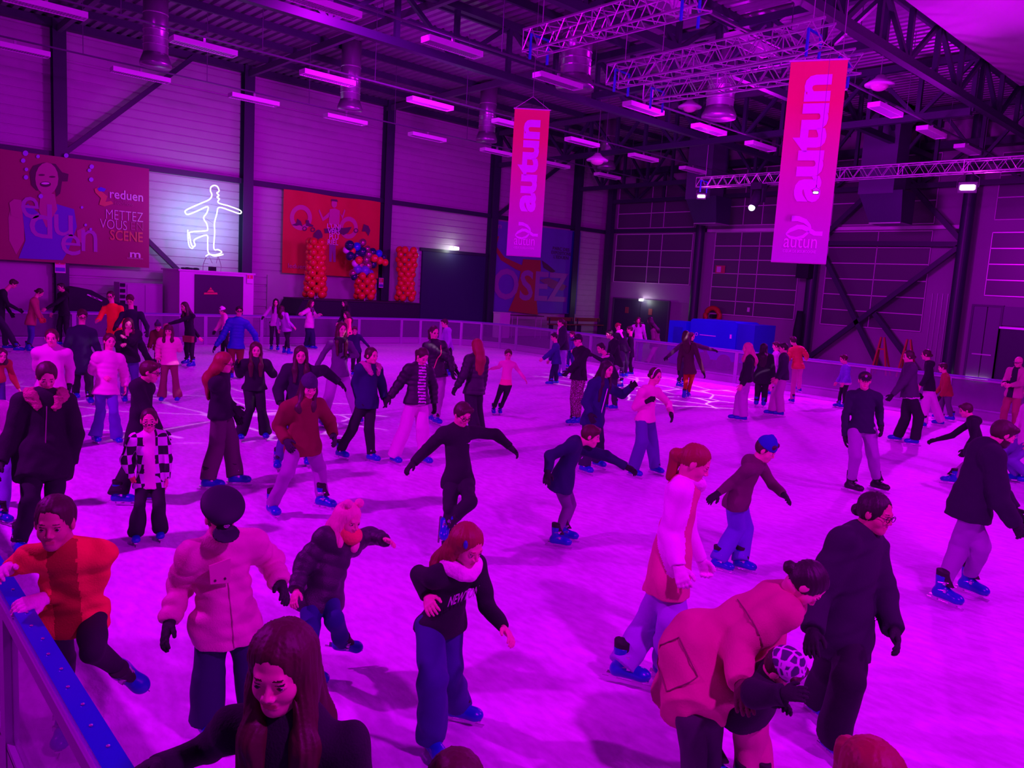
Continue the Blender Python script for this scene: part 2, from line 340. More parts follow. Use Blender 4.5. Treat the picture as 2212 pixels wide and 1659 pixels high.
def person(label, H, yaw, top, tc, pants, pc, hair='short', hc='dark', g=None, hz=None, skin=0, gl=None, hem=.06, bulk=0, curl=.35, skate='blue', hp=12, hy=None, hl=.3, group=None, extra='', name='person', **K):
    extra = set(extra.split()); hs = (.15+.047*H)/.23; fs = min(1.05, max(.74, H/1.7)); az_ = .135*fs
    # ---- base on the ice
    if g is not None: base = gz(*g, 0)
    elif hz is not None: base = gz(*K['h'], hz); 
    elif 'fa' in K and 'fb' in K: base = (gz(*K['fa'], K.get('la', az_))+gz(*K['fb'], K.get('lb', az_)))/2
    elif 'fa' in K: base = gz(*K['fa'], az_)
    else: base = gz(*K['fb'], az_)
    base = np.array([base[0], base[1], 0.]); v = nrmz([base[0], base[1], 0]); r = np.array([v[1], -v[0], 0]); Z = np.array([0, 0, 1.])
    dist = np.linalg.norm(base-O); lod = 0 if dist < 6.5 else (1 if dist < 14 else 2)
    ya = math.radians(yaw); Fd = -v*math.cos(ya)+r*math.sin(ya); R = np.cross(Fd, Z); R = nrmz(R)
    def plane(px):
        q = ray(*px); t = ((base-O)@v)/(q@v); return O+q*t
    if 'h' in K and 'n' not in K and hz is None:
        Hp = plane(K['h'])[2]/.93
        if Hp > H*1.02: H = min(Hp, H*1.16)
        elif 'p' not in K and .86*H < Hp < H*.98: H = Hp
        hs = (.15+.047*H)/.23; fs = min(1.05, max(.74, H/1.7))
    P = {}
    P['p'] = plane(K['p']) if 'p' in K else base+Z*(.535*H)
    if 'n' in K: P['n'] = solve(K['n'], P['p'], .285*H, Fd+Z*.1)
    elif 'h' in K:
        hh = plane(K['h']); hd_ = hh-P['p']; 
        P['n'] = P['p']+nrmz(hd_-Fd*.03*H)*max(.2*H, min(.31*H, np.linalg.norm(hd_)-.10*H))
    else: P['n'] = P['p']+Z*.285*H
    P['h'] = solve(K['h'], P['n'], .118*H, Fd) if 'h' in K else P['n']+Z*.105*H+Fd*.03*H
    tu = nrmz(P['n']-P['p']); Rt = nrmz(R-tu*(R@tu)); Ft = np.cross(tu, Rt)
    hy = yaw if hy is None else hy; hya = math.radians(hy); hpa = math.radians(hp)
    hf = (-v*math.cos(hya)+r*math.sin(hya))*math.cos(hpa)-Z*math.sin(hpa); hu0 = nrmz(Z*.8+tu*.4); hr, hf, hu = basis(hf, hu0)
    sw = .099*H if H > 1.35 else .094*H
    S = {}
    for sd, q in (('a', 1), ('b', -1)):
        sh = P['n']+Rt*sw*q-tu*.022*H; hip = P['p']+nrmz(R)*.052*H*q-Z*.01*H; S['s'+sd] = sh; S['i'+sd] = hip
        Lu, Lf = .168*H, .145*H
        if 'w'+sd in K:
            if 'e'+sd in K: e = solve(K['e'+sd], sh, Lu, -Fd*.3-Z*.1); w = solve(K['w'+sd], e, Lf, Fd)
            else: w = solve(K['w'+sd], sh, .93*(Lu+Lf), Fd); e = ik(sh, w, Lu, Lf, -Ft*.6-Z*.5+R*q*.35)
        elif 'e'+sd in K:
            e = solve(K['e'+sd], sh, Lu, -Fd*.3); w = e-Z*Lf*.9+Fd*Lf*.4
        else:
            o = K.get('arm', .25); w = sh-Z*(Lu+Lf)*.95*math.cos(o)+R*q*(Lu+Lf)*.95*math.sin(o)+Fd*.07*H; e = ik(sh, w, Lu, Lf, -Fd)
        S['e'+sd], S['w'+sd] = e, w
        Lt, Ls = .245*H, .245*H
        if 'f'+sd in K: an = gz(*K['f'+sd], K.get('l'+sd, az_))
        else:
            an = base+Z*az_+R*q*.06*H+Fd*(.05 if q > 0 else -.04)*H
        D_ = np.linalg.norm(an-hip)
        if 'k'+sd not in K and .34*H < D_ < .49*H: Lt = Ls = D_*.503
        if 'k'+sd in K:
            rr = nrmz(ray(*K['k'+sd])); tt = np.linspace(-.6, .6, 61)+(hip-O)@rr; pts = O+rr[None, :]*tt[:, None]
            er = (np.linalg.norm(pts-hip, axis=1)-Lt)**2+(np.linalg.norm(pts-an, axis=1)-Ls)**2-.02*(pts-hip)@Fd; kn = pts[np.argmin(er)]
        else: kn = ik(hip, an, Lt, Ls, Fd)
        S['k'+sd], S['f'+sd] = kn, an
    # ---- body
    sk = colm('skin', SKIN[skin], rough=.5, bump=.05, bscale=120); lip = mat('lips', (.62, .14, .16), .4); hm = colm('hair', HAIRC[hc], rough=.55, bump=.08, bscale=160)
    b0 = base; rel = lambda p: p-b0
    fh = (.0033, .0075, .012)[lod]; hc_ = rel(P['h']); s = hs
    Fh = Field(hc_-.2*s, hc_+.16*s, fh)
    X = lambda x, y, z: hc_+(hr*x+hf*y+hu*z)*s
    RB = [hr, hf, hu]; E3 = lambda *q: [v_*s for v_ in q]
    Fh.ell(X(0, -.014, .03), RB, E3(.074, .092, .084)); Fh.ell(X(0, .022, -.035), RB, E3(.054, .061, .074), .03*s); Fh.ell(X(0, .058, -.09), RB, E3(.024, .022, .02), .03*s)
    for q in (-1, 1):
        Fh.ell(X(.031*q, .05, -.032), RB, E3(.024, .024, .026), .02*s)
        if lod < 2 or True: Fh.ell(X(.031*q, .1, .002), RB, E3(.021, .02, .014), .012*s, 'sub')
        Fh.ell(X(.074*q, -.004, -.008), RB, E3(.010, .02, .032), .006*s)
        Fh.ell(X(.031*q, .070, .001), RB, E3(.016, .014, .012), .004*s)
    Fh.cone(X(-.028, .073, .02), X(.028, .073, .02), .012*s, .012*s, .014*s)
    Fh.cone(X(0, .082, .008), X(0, .101, -.024), .006*s, .0088*s, .009*s)
    for q in (-1, 1): Fh.ell(X(.0125*q, .092, -.031), RB, E3(.0078, .010, .0072), .006*s)
    Fh.cone(X(-.016, .080, -.056), X(.016, .080, -.056), .0062*s, .0062*s, .005*s); Fh.cone(X(-.014, .079, -.067), X(.014, .079, -.067), .007*s, .007*s, .005*s)
    nb = rel(P['n']); Fh.cone(X(0, -.025, -.05), nb-tu*.0, .05*s, .056*s, .03*s)
    Vh, Qh = Fh.mesh(); cen = Vh[Qh].mean(1)-hc_; cx, cy, cz = cen@hr/s, cen@hf/s, cen@hu/s
    mi = np.zeros(len(Qh), int); mi[(np.abs(cx) < .020) & (cz < -.052-np.abs(cx)*.1) & (cz > -.073+np.abs(cx)*.4) & (cy > .074)] = 1
    mi[(np.abs(cz-.026+4*(np.abs(cx)-.03)**2) < (.0023, .0034, .005)[lod]) & (np.abs(cx) > .015) & (np.abs(cx) < .041) & (cy > .055)] = 2
    if lod < 2: mi[(np.abs(cz-.0125+9*(np.abs(cx)-.031)**2) < (.0022, .003)[lod]) & (np.abs(np.abs(cx)-.031) < .012) & (cy > .07)] = 3
    if lod == 2: mi[(np.abs(cz-.002) < .008) & (np.abs(cx) > .016) & (np.abs(cx) < .044) & (cy > .05)] = 2
    if 'beard' in extra: mi[(cz < -.04) & (cy > .0) & (cz > -.13) & (mi == 0)] = 2
    if 'whiskers' in extra:
        for q, sl in ((.0, .25), (.012, .0), (-.012, -.25)): mi[(np.abs(cz+.034+q+sl*(np.abs(cx)-.03)) < .0035) & (np.abs(cx) > .02) & (np.abs(cx) < .056) & (cy > .03)] = 3
        mi[(np.abs(cx) < .012) & (np.abs(cz+.028) < .01) & (cy > .09)] = 3
    pts = [rel(S[k]) for k in S]+[rel(P['p'])]; lo = np.min(pts, 0)-.14; hi = np.max(pts, 0)+.14
    Fb = Field(lo, hi, .022); pr = rel(P['p'])
    Fb.cone(pr, pr+(nb-pr)*.75, .085*fs, .095*fs, .05, Ft, 1.35); Fb.cone(rel(S['sa']), rel(S['sb']), .045*fs, .045*fs, .06); Fb.cone(pr+(nb-pr)*.7, nb, .085*fs, .045*fs, .05, Ft, 1.3)
    for q in 'ab':
        Fb.cone(rel(S['s'+q]), rel(S['e'+q]), .042*fs, .034*fs, .02); Fb.cone(rel(S['e'+q]), rel(S['w'+q]), .033*fs, .022*fs, .01)
        Fb.cone(rel(S['i'+q]), rel(S['k'+q]), .07*fs, .048*fs, .03); Fb.cone(rel(S['k'+q]), rel(S['f'+q]), .045*fs, .03*fs, .01)
    Vb, Qb = Fb.mesh(); VV = [Vh, Vb]; QQ = [Qh, Qb+len(Vh)]; MI = [mi, np.zeros(len(Qb), int)]; nv = len(Vh)+len(Vb)
    H3 = {}
    for q, sg in (('a', 1), ('b', -1)):
        w = rel(S['w'+q]); d = nrmz(S['w'+q]-S['e'+q]); inw = -R*sg; pn = inw*.7+(-Z)*(.9*(1-abs(d[2])))
        side = Fd*1.0+Z*.2 if abs(d@Fd) < .75 else (inw+Z*.3)
        H3[q] = (w, d, pn, side); hfd = (.0045, .006, .008)[lod]
        if gl is None or 'nogl_'+q in extra:
            G = Field(w-.05, w+.05, hfd); c = w+d*.09*fs; G = Field(c-.13*fs, c+.13*fs, hfd); hand(G, w, d, pn, side, fs*1.0, 1, curl); V_, Q_ = G.mesh()
            VV.append(V_); QQ.append(Q_+nv); MI.append(np.zeros(len(Q_), int)); nv += len(V_)
    root = mk(name, np.concatenate(VV), np.concatenate(QQ), [sk, lip, hm, mat('face_paint_black', (.01, .005, .01), .6)], None, True, np.concatenate(MI)); root.location = b0
    tag(root, label, 'person', group)
    if gl is not None:
        gm = colm('glove', gl, rough=.8, bump=.3, bscale=150)
        for q in 'ab':
            if 'nogl_'+q in extra: continue
            w, d, pn, side = H3[q]; c = w+d*.07*fs; G = Field(c-.15*fs, c+.15*fs, (.005, .0065, .009)[lod]); hand(G, w, d, pn, side, fs*1.04, 1.22, curl); G.cone(w-d*.035, w+d*.02, .036*fs, .034*fs, .01); field_obj('glove', G, gm, root)
    # ---- eyes
    if lod < 2 and 'noeye' not in extra:
        for q in (-1, 1):
            e = bpy.data.objects.new('eye', eye_mesh()); col.objects.link(e); e.parent = root
            M = Matrix([[*(np.array([hr, hf, hu])[:, i]*1)] for i in range(3)]).to_4x4()
            e.matrix_local = Matrix.Translation(Vector(X(.031*q, .0735, .001)))@M@Matrix.Scale(.0124*s, 4)
    # ---- hair
    T = (.006, .010, .014)[lod]
    def Hf(lo_, hi_): return Field(lo_, hi_, T)
    back = -nrmz(np.array([hf[0], hf[1], 0])+1e-6)
    if hair != 'none':
        nb_ = rel(P['n']); L = {'long': hl, 'vlong': hl*1.25}.get(hair, .1); q0 = nb_-tu*L*s; q1 = nb_; lo_ = np.minimum(np.minimum(q0, q1)-.2*s, hc_-.2*s); hi_ = np.maximum(np.maximum(q0, q1)+.2*s, hc_+.22*s); G = Hf(lo_, hi_) if hair in ('long', 'vlong', 'pony') else Hf(hc_-.22*s, hc_+.22*s)
        hat = bool(extra & {'beanie', 'cap', 'hood'})
        g_ = -.006 if hat else 0
        G.ell(X(0, -.02, .036), RB, E3(.082+g_, .098+g_, .088+g_))
        if hair == 'short': G.ell(X(0, -.03, .01), RB, E3(.080, .085, .085), .02*s); G.cone(X(-.045, .055, .085), X(.045, .06, .075), .027*s, .024*s, .03*s)
        if hair in ('pony', 'bun'): G.ell(X(0, -.035, .01), RB, E3(.077, .08, .08), .02*s)
        if hair in ('long', 'vlong'):
            for q in (-1, 1):
                bk_ = 'back' in extra; a = X(.060*q, -.012, .03); b = X(.070*q, -.012 if not bk_ else -.03, -.065); w_ = .036 if bk_ else .045
                off = (.122*fs/1.4+.02+bulk)*(-1 if bk_ else 1); c = nb_+Rt*.075*q*s-tu*.02+Ft*off*.75; e = nb_+Rt*.07*q*s-tu*max(.05, L-.24)*s+Ft*off
                G.cone(a, b, .044*s, w_*s, .03*s, hr, 1.7); G.cone(b, c, w_*s, w_*s, .03*s, hr, 1.5); G.cone(c, e, w_*s, .022*s, .03*s, Ft, 1.6)
            a = X(0, -.05, .0); b = hc_+back*.085*s-hu*.10*s; c = nb_-Ft*(.12*fs/1.4+.035+bulk)-tu*.04; e = nb_-Ft*(.12*fs/1.4+.03+bulk)-tu*max(.06, L-.2)*s
            G.cone(a, b, .085*s, .08*s, .03*s, back, 1.2); G.cone(b, c, .08*s, .085*s, .03*s, Ft, 1.5); G.cone(c, e, .085*s, .055*s, .03*s, Ft, 2.2)
        tight = hair in ('pony', 'bun', 'low_bun'); G.ell(X(0, .108, -.022 if tight else -.026), RB, E3(.066 if tight else .060, .090 if tight else .086, .110 if tight else .104), .012*s, 'sub')
        if hair == 'long' and 'bangs' in extra: G.cone(X(-.04, .075, .05), X(.04, .075, .05), .02*s, .02*s, .02*s)
        if hair == 'pony':
            a = X(0, -.10, .01); b = a+back*.045*s-Z*.02*s; c = b-Z*hl*.45*s+back*.03*s; G.cone(a, b, .024*s, .036*s, .02*s); G.cone(b, c, .042*s, .026*s, .03*s)
        if hair == 'bun': G.ell(X(0, -.12, .05), RB, E3(.045, .04, .045), .01*s)
        if hair == 'low_bun': G.ell(X(0, -.02, .0), RB, E3(.079, .085, .08), .02*s); G.ell(X(0, -.11, -.03), RB, E3(.035, .035, .035), .01*s)
        G.strands(hc_, hr, hf, .0018*s if lod < 2 else .0035*s, 30 if lod else 44); G.folds(.002*s, int(H*100), 50)
        field_obj('hair', G, hm, root)
    if 'cap' in extra:
        cm = colm('cap', K.get('capc', (.012, .01, .02)), rough=.7); G = Hf(hc_-.22*s, hc_+.24*s)
        if 'bakercap' in extra:
            G.ell(X(0, -.02, .06), RB, E3(.092, .11, .06), .02*s); G.ell(X(0, -.02, .1), RB, E3(.115, .13, .045), .02*s)
        else: G.ell(X(0, -.012, .045), RB, E3(.087, .102, .085))
        G.halfspace(X(0, 0, .028), -hu); G.cone(X(-.03, .09, .034), X(.03, .09, .034), .012*s, .012*s, .01*s); G.ell(X(0, .12, .03), RB, E3(.072, .062, .009), .006*s)
        field_obj('cap', G, cm, root)
        MB().tube([X(.013*math.cos(t), .104 if 'bakercap' in extra else .093, .078+.015*math.sin(t)) for t in np.linspace(0, 6.28, 9)[:-1]], .004*s, 6, True).ball(X(0, .1 if 'bakercap' in extra else .09, .078), .008*s, 8, 6).build('cap_badge', mat('badge_silver', (.8, .7, .8), .3, .6), root, org=(0, 0, 0))
    if 'beanie' in extra:
        cm = SPEC[K['hatm']] if 'hatm' in K else colm('beanie', K.get('capc', (.05, .02, .09)), rough=.9, bump=.4, bscale=80); G = Hf(hc_-.2*s, hc_+.28*s)
        G.ell(X(0, -.015, .05), RB, E3(.088, .104, .1)); G.halfspace(X(0, 0, .03), -hu*.95-hf*.15); G.cone(X(0, -.01, .13), X(0, -.02, .15), .04*s, .02*s, .03*s)
        if 'pom' in extra: G.ell(X(0, -.02, .17), RB, E3(.035, .035, .035), .01)
        field_obj('beanie', G, cm, root)
    if 'glasses' in extra:
        g_ = MB(); 
        for q in (-1, 1):
            g_.tube([X(.032*q+.023*math.cos(t), .097-.12*abs(.032*q+.023*math.cos(t))**1.0*.3, .0+.018*math.sin(t)) for t in np.linspace(0, 2*PI, 13)[:-1]], .0022*s*(1, 1.4, 2)[lod], 5, True)
            g_.tube([X(.055*q, .09, .003), X(.079*q, .02, .004), X(.078*q, -.01, -.002)], .002*s*(1, 1.4, 2)[lod], 5)
        g_.tube([X(-.01, .098, .003), X(0, .101, .006), X(.01, .098, .003)], .002*s*(1, 1.4, 2)[lod], 5)
        g_.build('glasses', mat('glasses_frame', (.012, .008, .012), .3), root, org=(0, 0, 0))
    if 'headband' in extra: 
        MB().tube([X(.084*math.cos(t), .02, .03+.095*math.sin(t)) for t in np.linspace(-.3, PI+.3, 12)], .007*s, 6).build('headband', mat('headband_white', (.85, .8, .85), .6), root, org=(0, 0, 0))
    # ---- top
    TY = {'skinny': (.080, .056, .044), 'straight': (.086, .068, .064), 'wide': (.090, .086, .092), 'flare': (.084, .066, .098), 'puffy': (.1, .095, .08), 'jogger': (.092, .076, .056)}; ty0, ty1 = TY[pants][:2]
    T = (.009, .013, .019)[lod]; bk = bulk; cmn = {'hoodie': .012, 'sweater': .008, 'puffer': .03, 'coat': .022, 'parka': .03, 'fleece': .024}[top.split('+')[0]]; cmn = (cmn+bk)*1.0; tp = top.split('+')[0]
    ridge = .075 if tp == 'puffer' else 0
    keys = [rel(S[k]) for k in ('sa', 'sb', 'ea', 'eb', 'wa', 'wb', 'ia', 'ib')]+[pr, nb, pr-tu*(hem*H+.05)]
    G = Field(np.min(keys, 0)-.2, np.max(keys, 0)+.2, T)
    u = nb-pr; Lw = np.linalg.norm(u); bw = .122*fs*(1.06 if H > 1.6 else 1)
    hd = nrmz(-tu*.5-Z*.6) if hem < .16 else nrmz(-tu*.15-Z)
    hb = pr+hd*hem*H; hw = K.get('flare', 1.0)
    kk = dict(ridge=ridge, ramp=.011 if lod < 2 else .016)
    fl = 1.32 if tp in ('puffer', 'parka', 'coat') else 1.45
    G.cone(nb-tu*.03*H, pr, bw+cmn*1.0, bw*.98+cmn*1.2, .05, Ft, fl, **kk); G.cone(pr+tu*.05*H, hb, bw+cmn, (bw*1.07+cmn*1.2+.006)*hw, .04, Ft, fl-.27, cut=True, **kk)
    G.cone(rel(S['sa']), rel(S['sb']), .05*fs+cmn*.8, .05*fs+cmn*.8, .05)
    G.cone(nb-tu*.02, nb+tu*.03*fs+hf*.005, .072*fs, .06*fs, .03)
    G.cone(rel(S['ia'])*.9+pr*.1-Z*.02, rel(S['ib'])*.9+pr*.1-Z*.02, ty0*fs+cmn*.7+.014, ty0*fs+cmn*.7+.014, .05, Ft, 1.05)
    if hem >= .1:
        for q in 'ab':
            i_, k_ = rel(S['i'+q]), rel(S['k'+q]); G.cone(i_+Z*.02, i_+(k_-i_)*min(1, (hem+.02)/.245), (ty0*fs+cmn+.025), (ty1*fs+cmn+.035)*hw, .09, cut=True, **kk)
    else: G.halfspace(hb, hd)
    for q in 'ab':
        a, e, w = rel(S['s'+q]), rel(S['e'+q]), rel(S['w'+q])
        G.cone(a, e, .052*fs+cmn, .044*fs+cmn, .035, **kk); G.cone(e, w, .043*fs+cmn, (.033 if 'wideslv' not in extra else .05)*fs+cmn*.75, .012, cut=True, **kk)
    hoodm = None
    if 'hood' in top:
        G.cone(nb+tu*.02-Ft*.05+Rt*.07, nb+tu*.02-Ft*.05-Rt*.07, .045*fs, .045*fs, .03); G.ell(nb-Ft*.08-tu*.02, [Rt, Ft, tu], (.1*fs, .06*fs, .075*fs), .03)
    if 'collar' in top: G.cone(nb, nb+tu*.07*fs+Ft*.01, .082*fs, .08*fs, .02, cut=True)
    if 'lapel' in extra: G.cone(nb+Ft*.06+Rt*.08, nb+Ft*.12-tu*.12-Rt*.0, .035, .02, .01); G.cone(nb-Rt*.11-Ft*.02+tu*.02, nb+Rt*.11-Ft*.02+tu*.02, .05, .05, .01)
    if tp != 'puffer' or lod == 0: G.folds(.006 if lod else .0065, int(H*1000)+int(abs(yaw)), 34)
    else: G.folds(.003, int(H*1000), 40)
    tcs = tc if isinstance(tc, list) else [tc]; rgh = .5 if tp == 'puffer' else .9
    tms = [SPEC[t_] if isinstance(t_, str) else colm(tp, t_, rough=rgh, bump=.25, bscale=140) for t_ in tcs]
    GT = G; Vt, Qt = G.mesh(); mi = None
    if len(tms) > 1:
        c = Vt[Qt].mean(1); mi = np.zeros(len(Qt), int); sp = K.get('split', 'front')
        if sp == 'front':   # front strip: inner shirt of open jackets, painted shade on the orange one
            x_ = (c-pr)@Rt; y_ = (c-pr)@Ft; mi[(np.abs(x_) < .065*fs) & (y_ > 0)] = 1
        elif sp == 'sleeves':
            for q, sg in (('a', 1), ('b', -1)):
                a, e, w = rel(S['s'+q]), rel(S['e'+q]), rel(S['w'+q])
                for p0, p1, rr_ in ((a, e, .075*fs+cmn), (e, w, .075*fs+cmn)):
                    t_ = np.clip(((c-p0)@(p1-p0))/((p1-p0)@(p1-p0)), -.25, 1); dd = np.linalg.norm(c-p0-t_[:, None]*(p1-p0), axis=1)
                    mi[(dd < rr_) & ((((c-pr)@Rt)*sg > bw*.8) | (rr_ < 0) | (dd < rr_*.97) & (((c-pr)@Rt)*sg > bw*.55))] = 1
        elif sp == 'cuffs':
            for q in 'ab':
                e, w = rel(S['e'+q]), rel(S['w'+q]); t_ = ((c-e)@(w-e))/((w-e)@(w-e)); dd = np.linalg.norm(c-e-np.clip(t_, 0, 1)[:, None]*(w-e), axis=1); mi[(t_ > .6) & (dd < .1)] = 1
        elif sp == 'low': mi[(c-pr)@tu < K.get('lowat', .0)*H] = 1
        elif sp == 'stripe': mi[(np.floor(((c-pr)@tu)/.022) % 2 == 0) & (np.abs((c-pr)@Rt) < .07) & ((c-pr)@Ft > 0)] = 2; x_ = (c-pr)@Rt; mi[(np.abs(x_) < .065*fs) & ((c-pr)@Ft > 0) & (mi == 0)] = 1
    mk(tp if tp != 'parka' else 'jacket', Vt, Qt, tms, root, True, mi)
    if 'zip' in extra:
        z_ = [pr+tu*(Lw*t_)+Ft*((bw+cmn)/fl+.02) for t_ in np.linspace(-.1, .9, 10)]; MB().tube(z_, .006*(1, 1.2, 2)[lod], 5).build('zip', mat('zip_pale', (.8, .6, .8), .35), root, org=(0, 0, 0))
    if 'logo' in extra:
        c = pr+tu*Lw*.72-Rt*.055+Ft*((bw+cmn)/fl+.012); MB().plate([c, c+Rt*.018-tu*.006, c-Rt*.045+tu*.016, c-Rt*.01-tu*.008], Ft*.006).build('logo', mat('logo_white', (.85, .8, .9), .6), root, org=(0, 0, 0))
    if 'snood' in extra or 'scarf' in extra:
        cm = colm('snood', K.get('sc', (.9, .55, .75)), rough=.9, bump=.4, bscale=60); G = Field(nb-.2, nb+.25, max(T*.8, .008)); m_ = nb+tu*.035*fs+Ft*.02; sn = K.get('sns', 1)
        for t_ in np.linspace(0, 2*PI, 12, endpoint=False):
            a = m_+(Rt*math.cos(t_)+Ft*math.sin(t_))*.074*fs*sn+tu*(.012*math.sin(t_*3)); t2 = t_+2*PI/12; b = m_+(Rt*math.cos(t2)+Ft*math.sin(t2))*.074*fs*sn+tu*(.012*math.sin(t2*3)); G.cone(a, b, .043*fs*sn, .043*fs*sn, .015)
        if 'scarf' in extra: G.cone(m_+Ft*.09+Rt*.03, m_+Ft*.13-tu*.2+Rt*.03, .035, .03, .02)
        G.folds(.003, 3, 60); field_obj('snood' if 'snood' in extra else 'scarf', G, cm, root)
    if 'fur' in extra:
        cm = colm('fur', K.get('fc', (.45, .16, .16)), rough=1, bump=1, bscale=70); G = Field(nb-.28, nb+.25, max(T*.8, .008)); N_ = 14
        for i in range(N_):
            t_ = PI*(-.18+1.36*i/(N_-1)); t2 = PI*(-.18+1.36*(i+1)/(N_-1)); f_ = lambda t: nb+tu*(.03-.05*max(0, -math.sin(t)))+(Rt*math.cos(t)*.125-Ft*math.sin(t)*.10+Ft*.03)*fs
            if i < N_-1: G.cone(f_(t_), f_(t2), .05*fs, .05*fs, .02)
        for q in (-1, 1): G.cone(f_(PI*(-.18) if q > 0 else PI*1.18), nb+Ft*.13+Rt*.07*q-tu*.09, .048*fs, .03*fs, .02)
        G.folds(.009, 5, 120); field_obj('fur_trim', G, cm, root)
    # ---- trousers
    ty = TY[pants]
    keys = [rel(S[k]) for k in ('ia', 'ib', 'ka', 'kb', 'fa', 'fb')]+[pr]; G = Field(np.min(keys, 0)-.17, np.max(keys, 0)+.17, T)
    G.cone(rel(S['ia'])*.7+pr*.3+Z*.02, rel(S['ib'])*.7+pr*.3+Z*.02, .085*fs, .085*fs, .05, Ft, 1.12); G.cone(pr+tu*.08*fs, pr, .095*fs, .09*fs, .04, Ft, 1.15)
    for q in 'ab':
        i_, k_, f_ = rel(S['i'+q]), rel(S['k'+q]), rel(S['f'+q]); G.cone(i_, k_, ty[0]*fs*1.06, ty[1]*fs*1.08, .035); dn = nrmz(f_-k_)
        end = f_-dn*.06*fs if pants in ('skinny', 'jogger', 'puffy') else f_+dn*(-.0 if pants == 'straight' else .02)*fs
        if pants in ('wide', 'flare', 'straight'): end[2] = max(end[2], .12*fs)
        G.cone(k_, end, ty[1]*fs*1.1, ty[2]*fs*1.06, .012, cut=True)
    G.folds(.0065, int(H*1000)+7, 30)
    pcs = pc if isinstance(pc, list) else [pc]; field_obj('trousers', G, [SPEC[t_] if isinstance(t_, str) else colm('trouser_cloth', t_, rough=.85, bump=.2, bscale=150) for t_ in pcs], root)
    # ---- skates
    bo, li, bl, bu = skate_set(skate)
    for q in 'ab':
        if 'no'+q in extra: continue
        y_ = math.radians(K.get('y'+q, yaw)); f_ = -v*math.cos(y_)+r*math.sin(y_); pt = math.radians(K.get('t'+q, 0)); dn = nrmz(S['f'+q]-S['k'+q])
        lf = S['f'+q][2]-az_
        if 't'+q not in K and lf > .05: pt = min(1.2, lf*1.8)
        f2 = f_*math.cos(pt)-Z*math.sin(pt); rr_, f2, u2 = basis(f2, Z)
        if lf > .08:
            u2 = nrmz(S['k'+q]-S['f'+q]); f2 = nrmz(nrmz(f_-u2*(f_@u2))-u2*.35); rr_ = nrmz(np.cross(f2, u2)); u2 = np.cross(rr_, f2)
        M = Matrix([[rr_[i], f2[i], u2[i]] for i in range(3)]).to_4x4()
        e = bpy.data.objects.new('skate', bo); col.objects.link(e); e.parent = root; e.matrix_local = Matrix.Translation(Vector(rel(S['f'+q])))@M@Matrix.Scale(fs, 4)
        for nm, me in (('liner', li), ('blade', bl), ('buckle' if skate == 'blue' else 'lace', bu)):
            c = bpy.data.objects.new(nm, me); col.objects.link(c); c.parent = e
    info = dict(root=root, G=GT, hd=hd, rel=rel, P=P, S=S, Rt=Rt, Ft=Ft, tu=tu, fs=fs, hs=hs, X=X, hr=hr, hf=hf, hu=hu, nb=nb, pr=pr, bw=bw, cmn=cmn, fl=fl, Lw=Lw, Fd=Fd, R=R, Z=Z, hc=hc_, T=T)
    PEOPLE.append(info); return info
# ------------------------------------------------------------ hall shell
YW, XW, ZC = 30.4, 35.2, 10.45
RX0, RX1, RY1, RR = .655, 21.6, 26.7, 3.4
M_wall = mat('wall_cladding', (.50, .42, .50), .45, bump=.05, bscale=3, var=.08)
M_steel = mat('dark_steel', (.035, .02, .07), .45); M_steel2 = mat('steel_grey', (.10, .07, .14), .45)
M_conc = mat('hall_floor_concrete', (.20, .16, .20), .6, bump=.2, bscale=6, var=.2)
M_alu = mat('aluminium', (.75, .7, .78), .3, .85); M_white = mat('white_paint', (.80, .72, .80), .5); M_black = mat('black_cloth', (.015, .01, .03), .8, bump=.2, bscale=20)
S = 'structure'
def st(o): return tag(o, kind='structure')
st(MB().box((-6, -8, -.12), (XW+.3, YW+.3, -.03)).build('floor', M_conc))
# ice: white, faintly scratched, snowy patches
ice = bpy.data.materials.new('ice'); ice.use_nodes = True; nt = ice.node_tree; b = nt.nodes['Principled BSDF']
N = nt.nodes.new; L = nt.links.new
tc = N('ShaderNodeTexCoord')
def noise(sc_, det, mapsc=None, rot=0):
    n = N('ShaderNodeTexNoise'); n.inputs['Scale'].default_value = sc_; n.inputs['Detail'].default_value = det
    if mapsc:
        mp = N('ShaderNodeMapping'); mp.inputs['Scale'].default_value = mapsc; mp.inputs['Rotation'].default_value = (0, 0, rot); L(tc.outputs['Object'], mp.inputs['Vector']); L(mp.outputs[0], n.inputs['Vector'])
    else: L(tc.outputs['Object'], n.inputs['Vector'])
    return n
n1 = noise(.55, 5); n2 = noise(14, 6, (1, .45, 1), .5); n3 = noise(17, 6, (1, .4, 1), -.9); n4 = noise(45, 4)
ad = N('ShaderNodeMath'); ad.operation = 'ADD'; L(n2.outputs['Fac'], ad.inputs[0]); L(n3.outputs['Fac'], ad.inputs[1])
rp = N('ShaderNodeMapRange'); rp.inputs[1].default_value = .3; rp.inputs[2].default_value = .72; L(n1.outputs['Fac'], rp.inputs[0])
mx = N('ShaderNodeMix'); mx.data_type = 'RGBA'; mx.inputs[6].default_value = (.72, .74, .84, 1); mx.inputs[7].default_value = (.95, .93, .96, 1); L(rp.outputs[0], mx.inputs[0])
m2 = N('ShaderNodeMix'); m2.data_type = 'RGBA'; m2.blend_type = 'MULTIPLY'; m2.inputs[0].default_value = .2; L(mx.outputs[2], m2.inputs[6])
r2 = N('ShaderNodeMapRange'); r2.inputs[1].default_value = .8; r2.inputs[2].default_value = 1.2; L(ad.outputs[0], r2.inputs[0]); cc = N('ShaderNodeCombineColor'); [L(r2.outputs[0], cc.inputs[i]) for i in range(3)]; L(cc.outputs[0], m2.inputs[7])
L(m2.outputs[2], b.inputs['Base Color'])
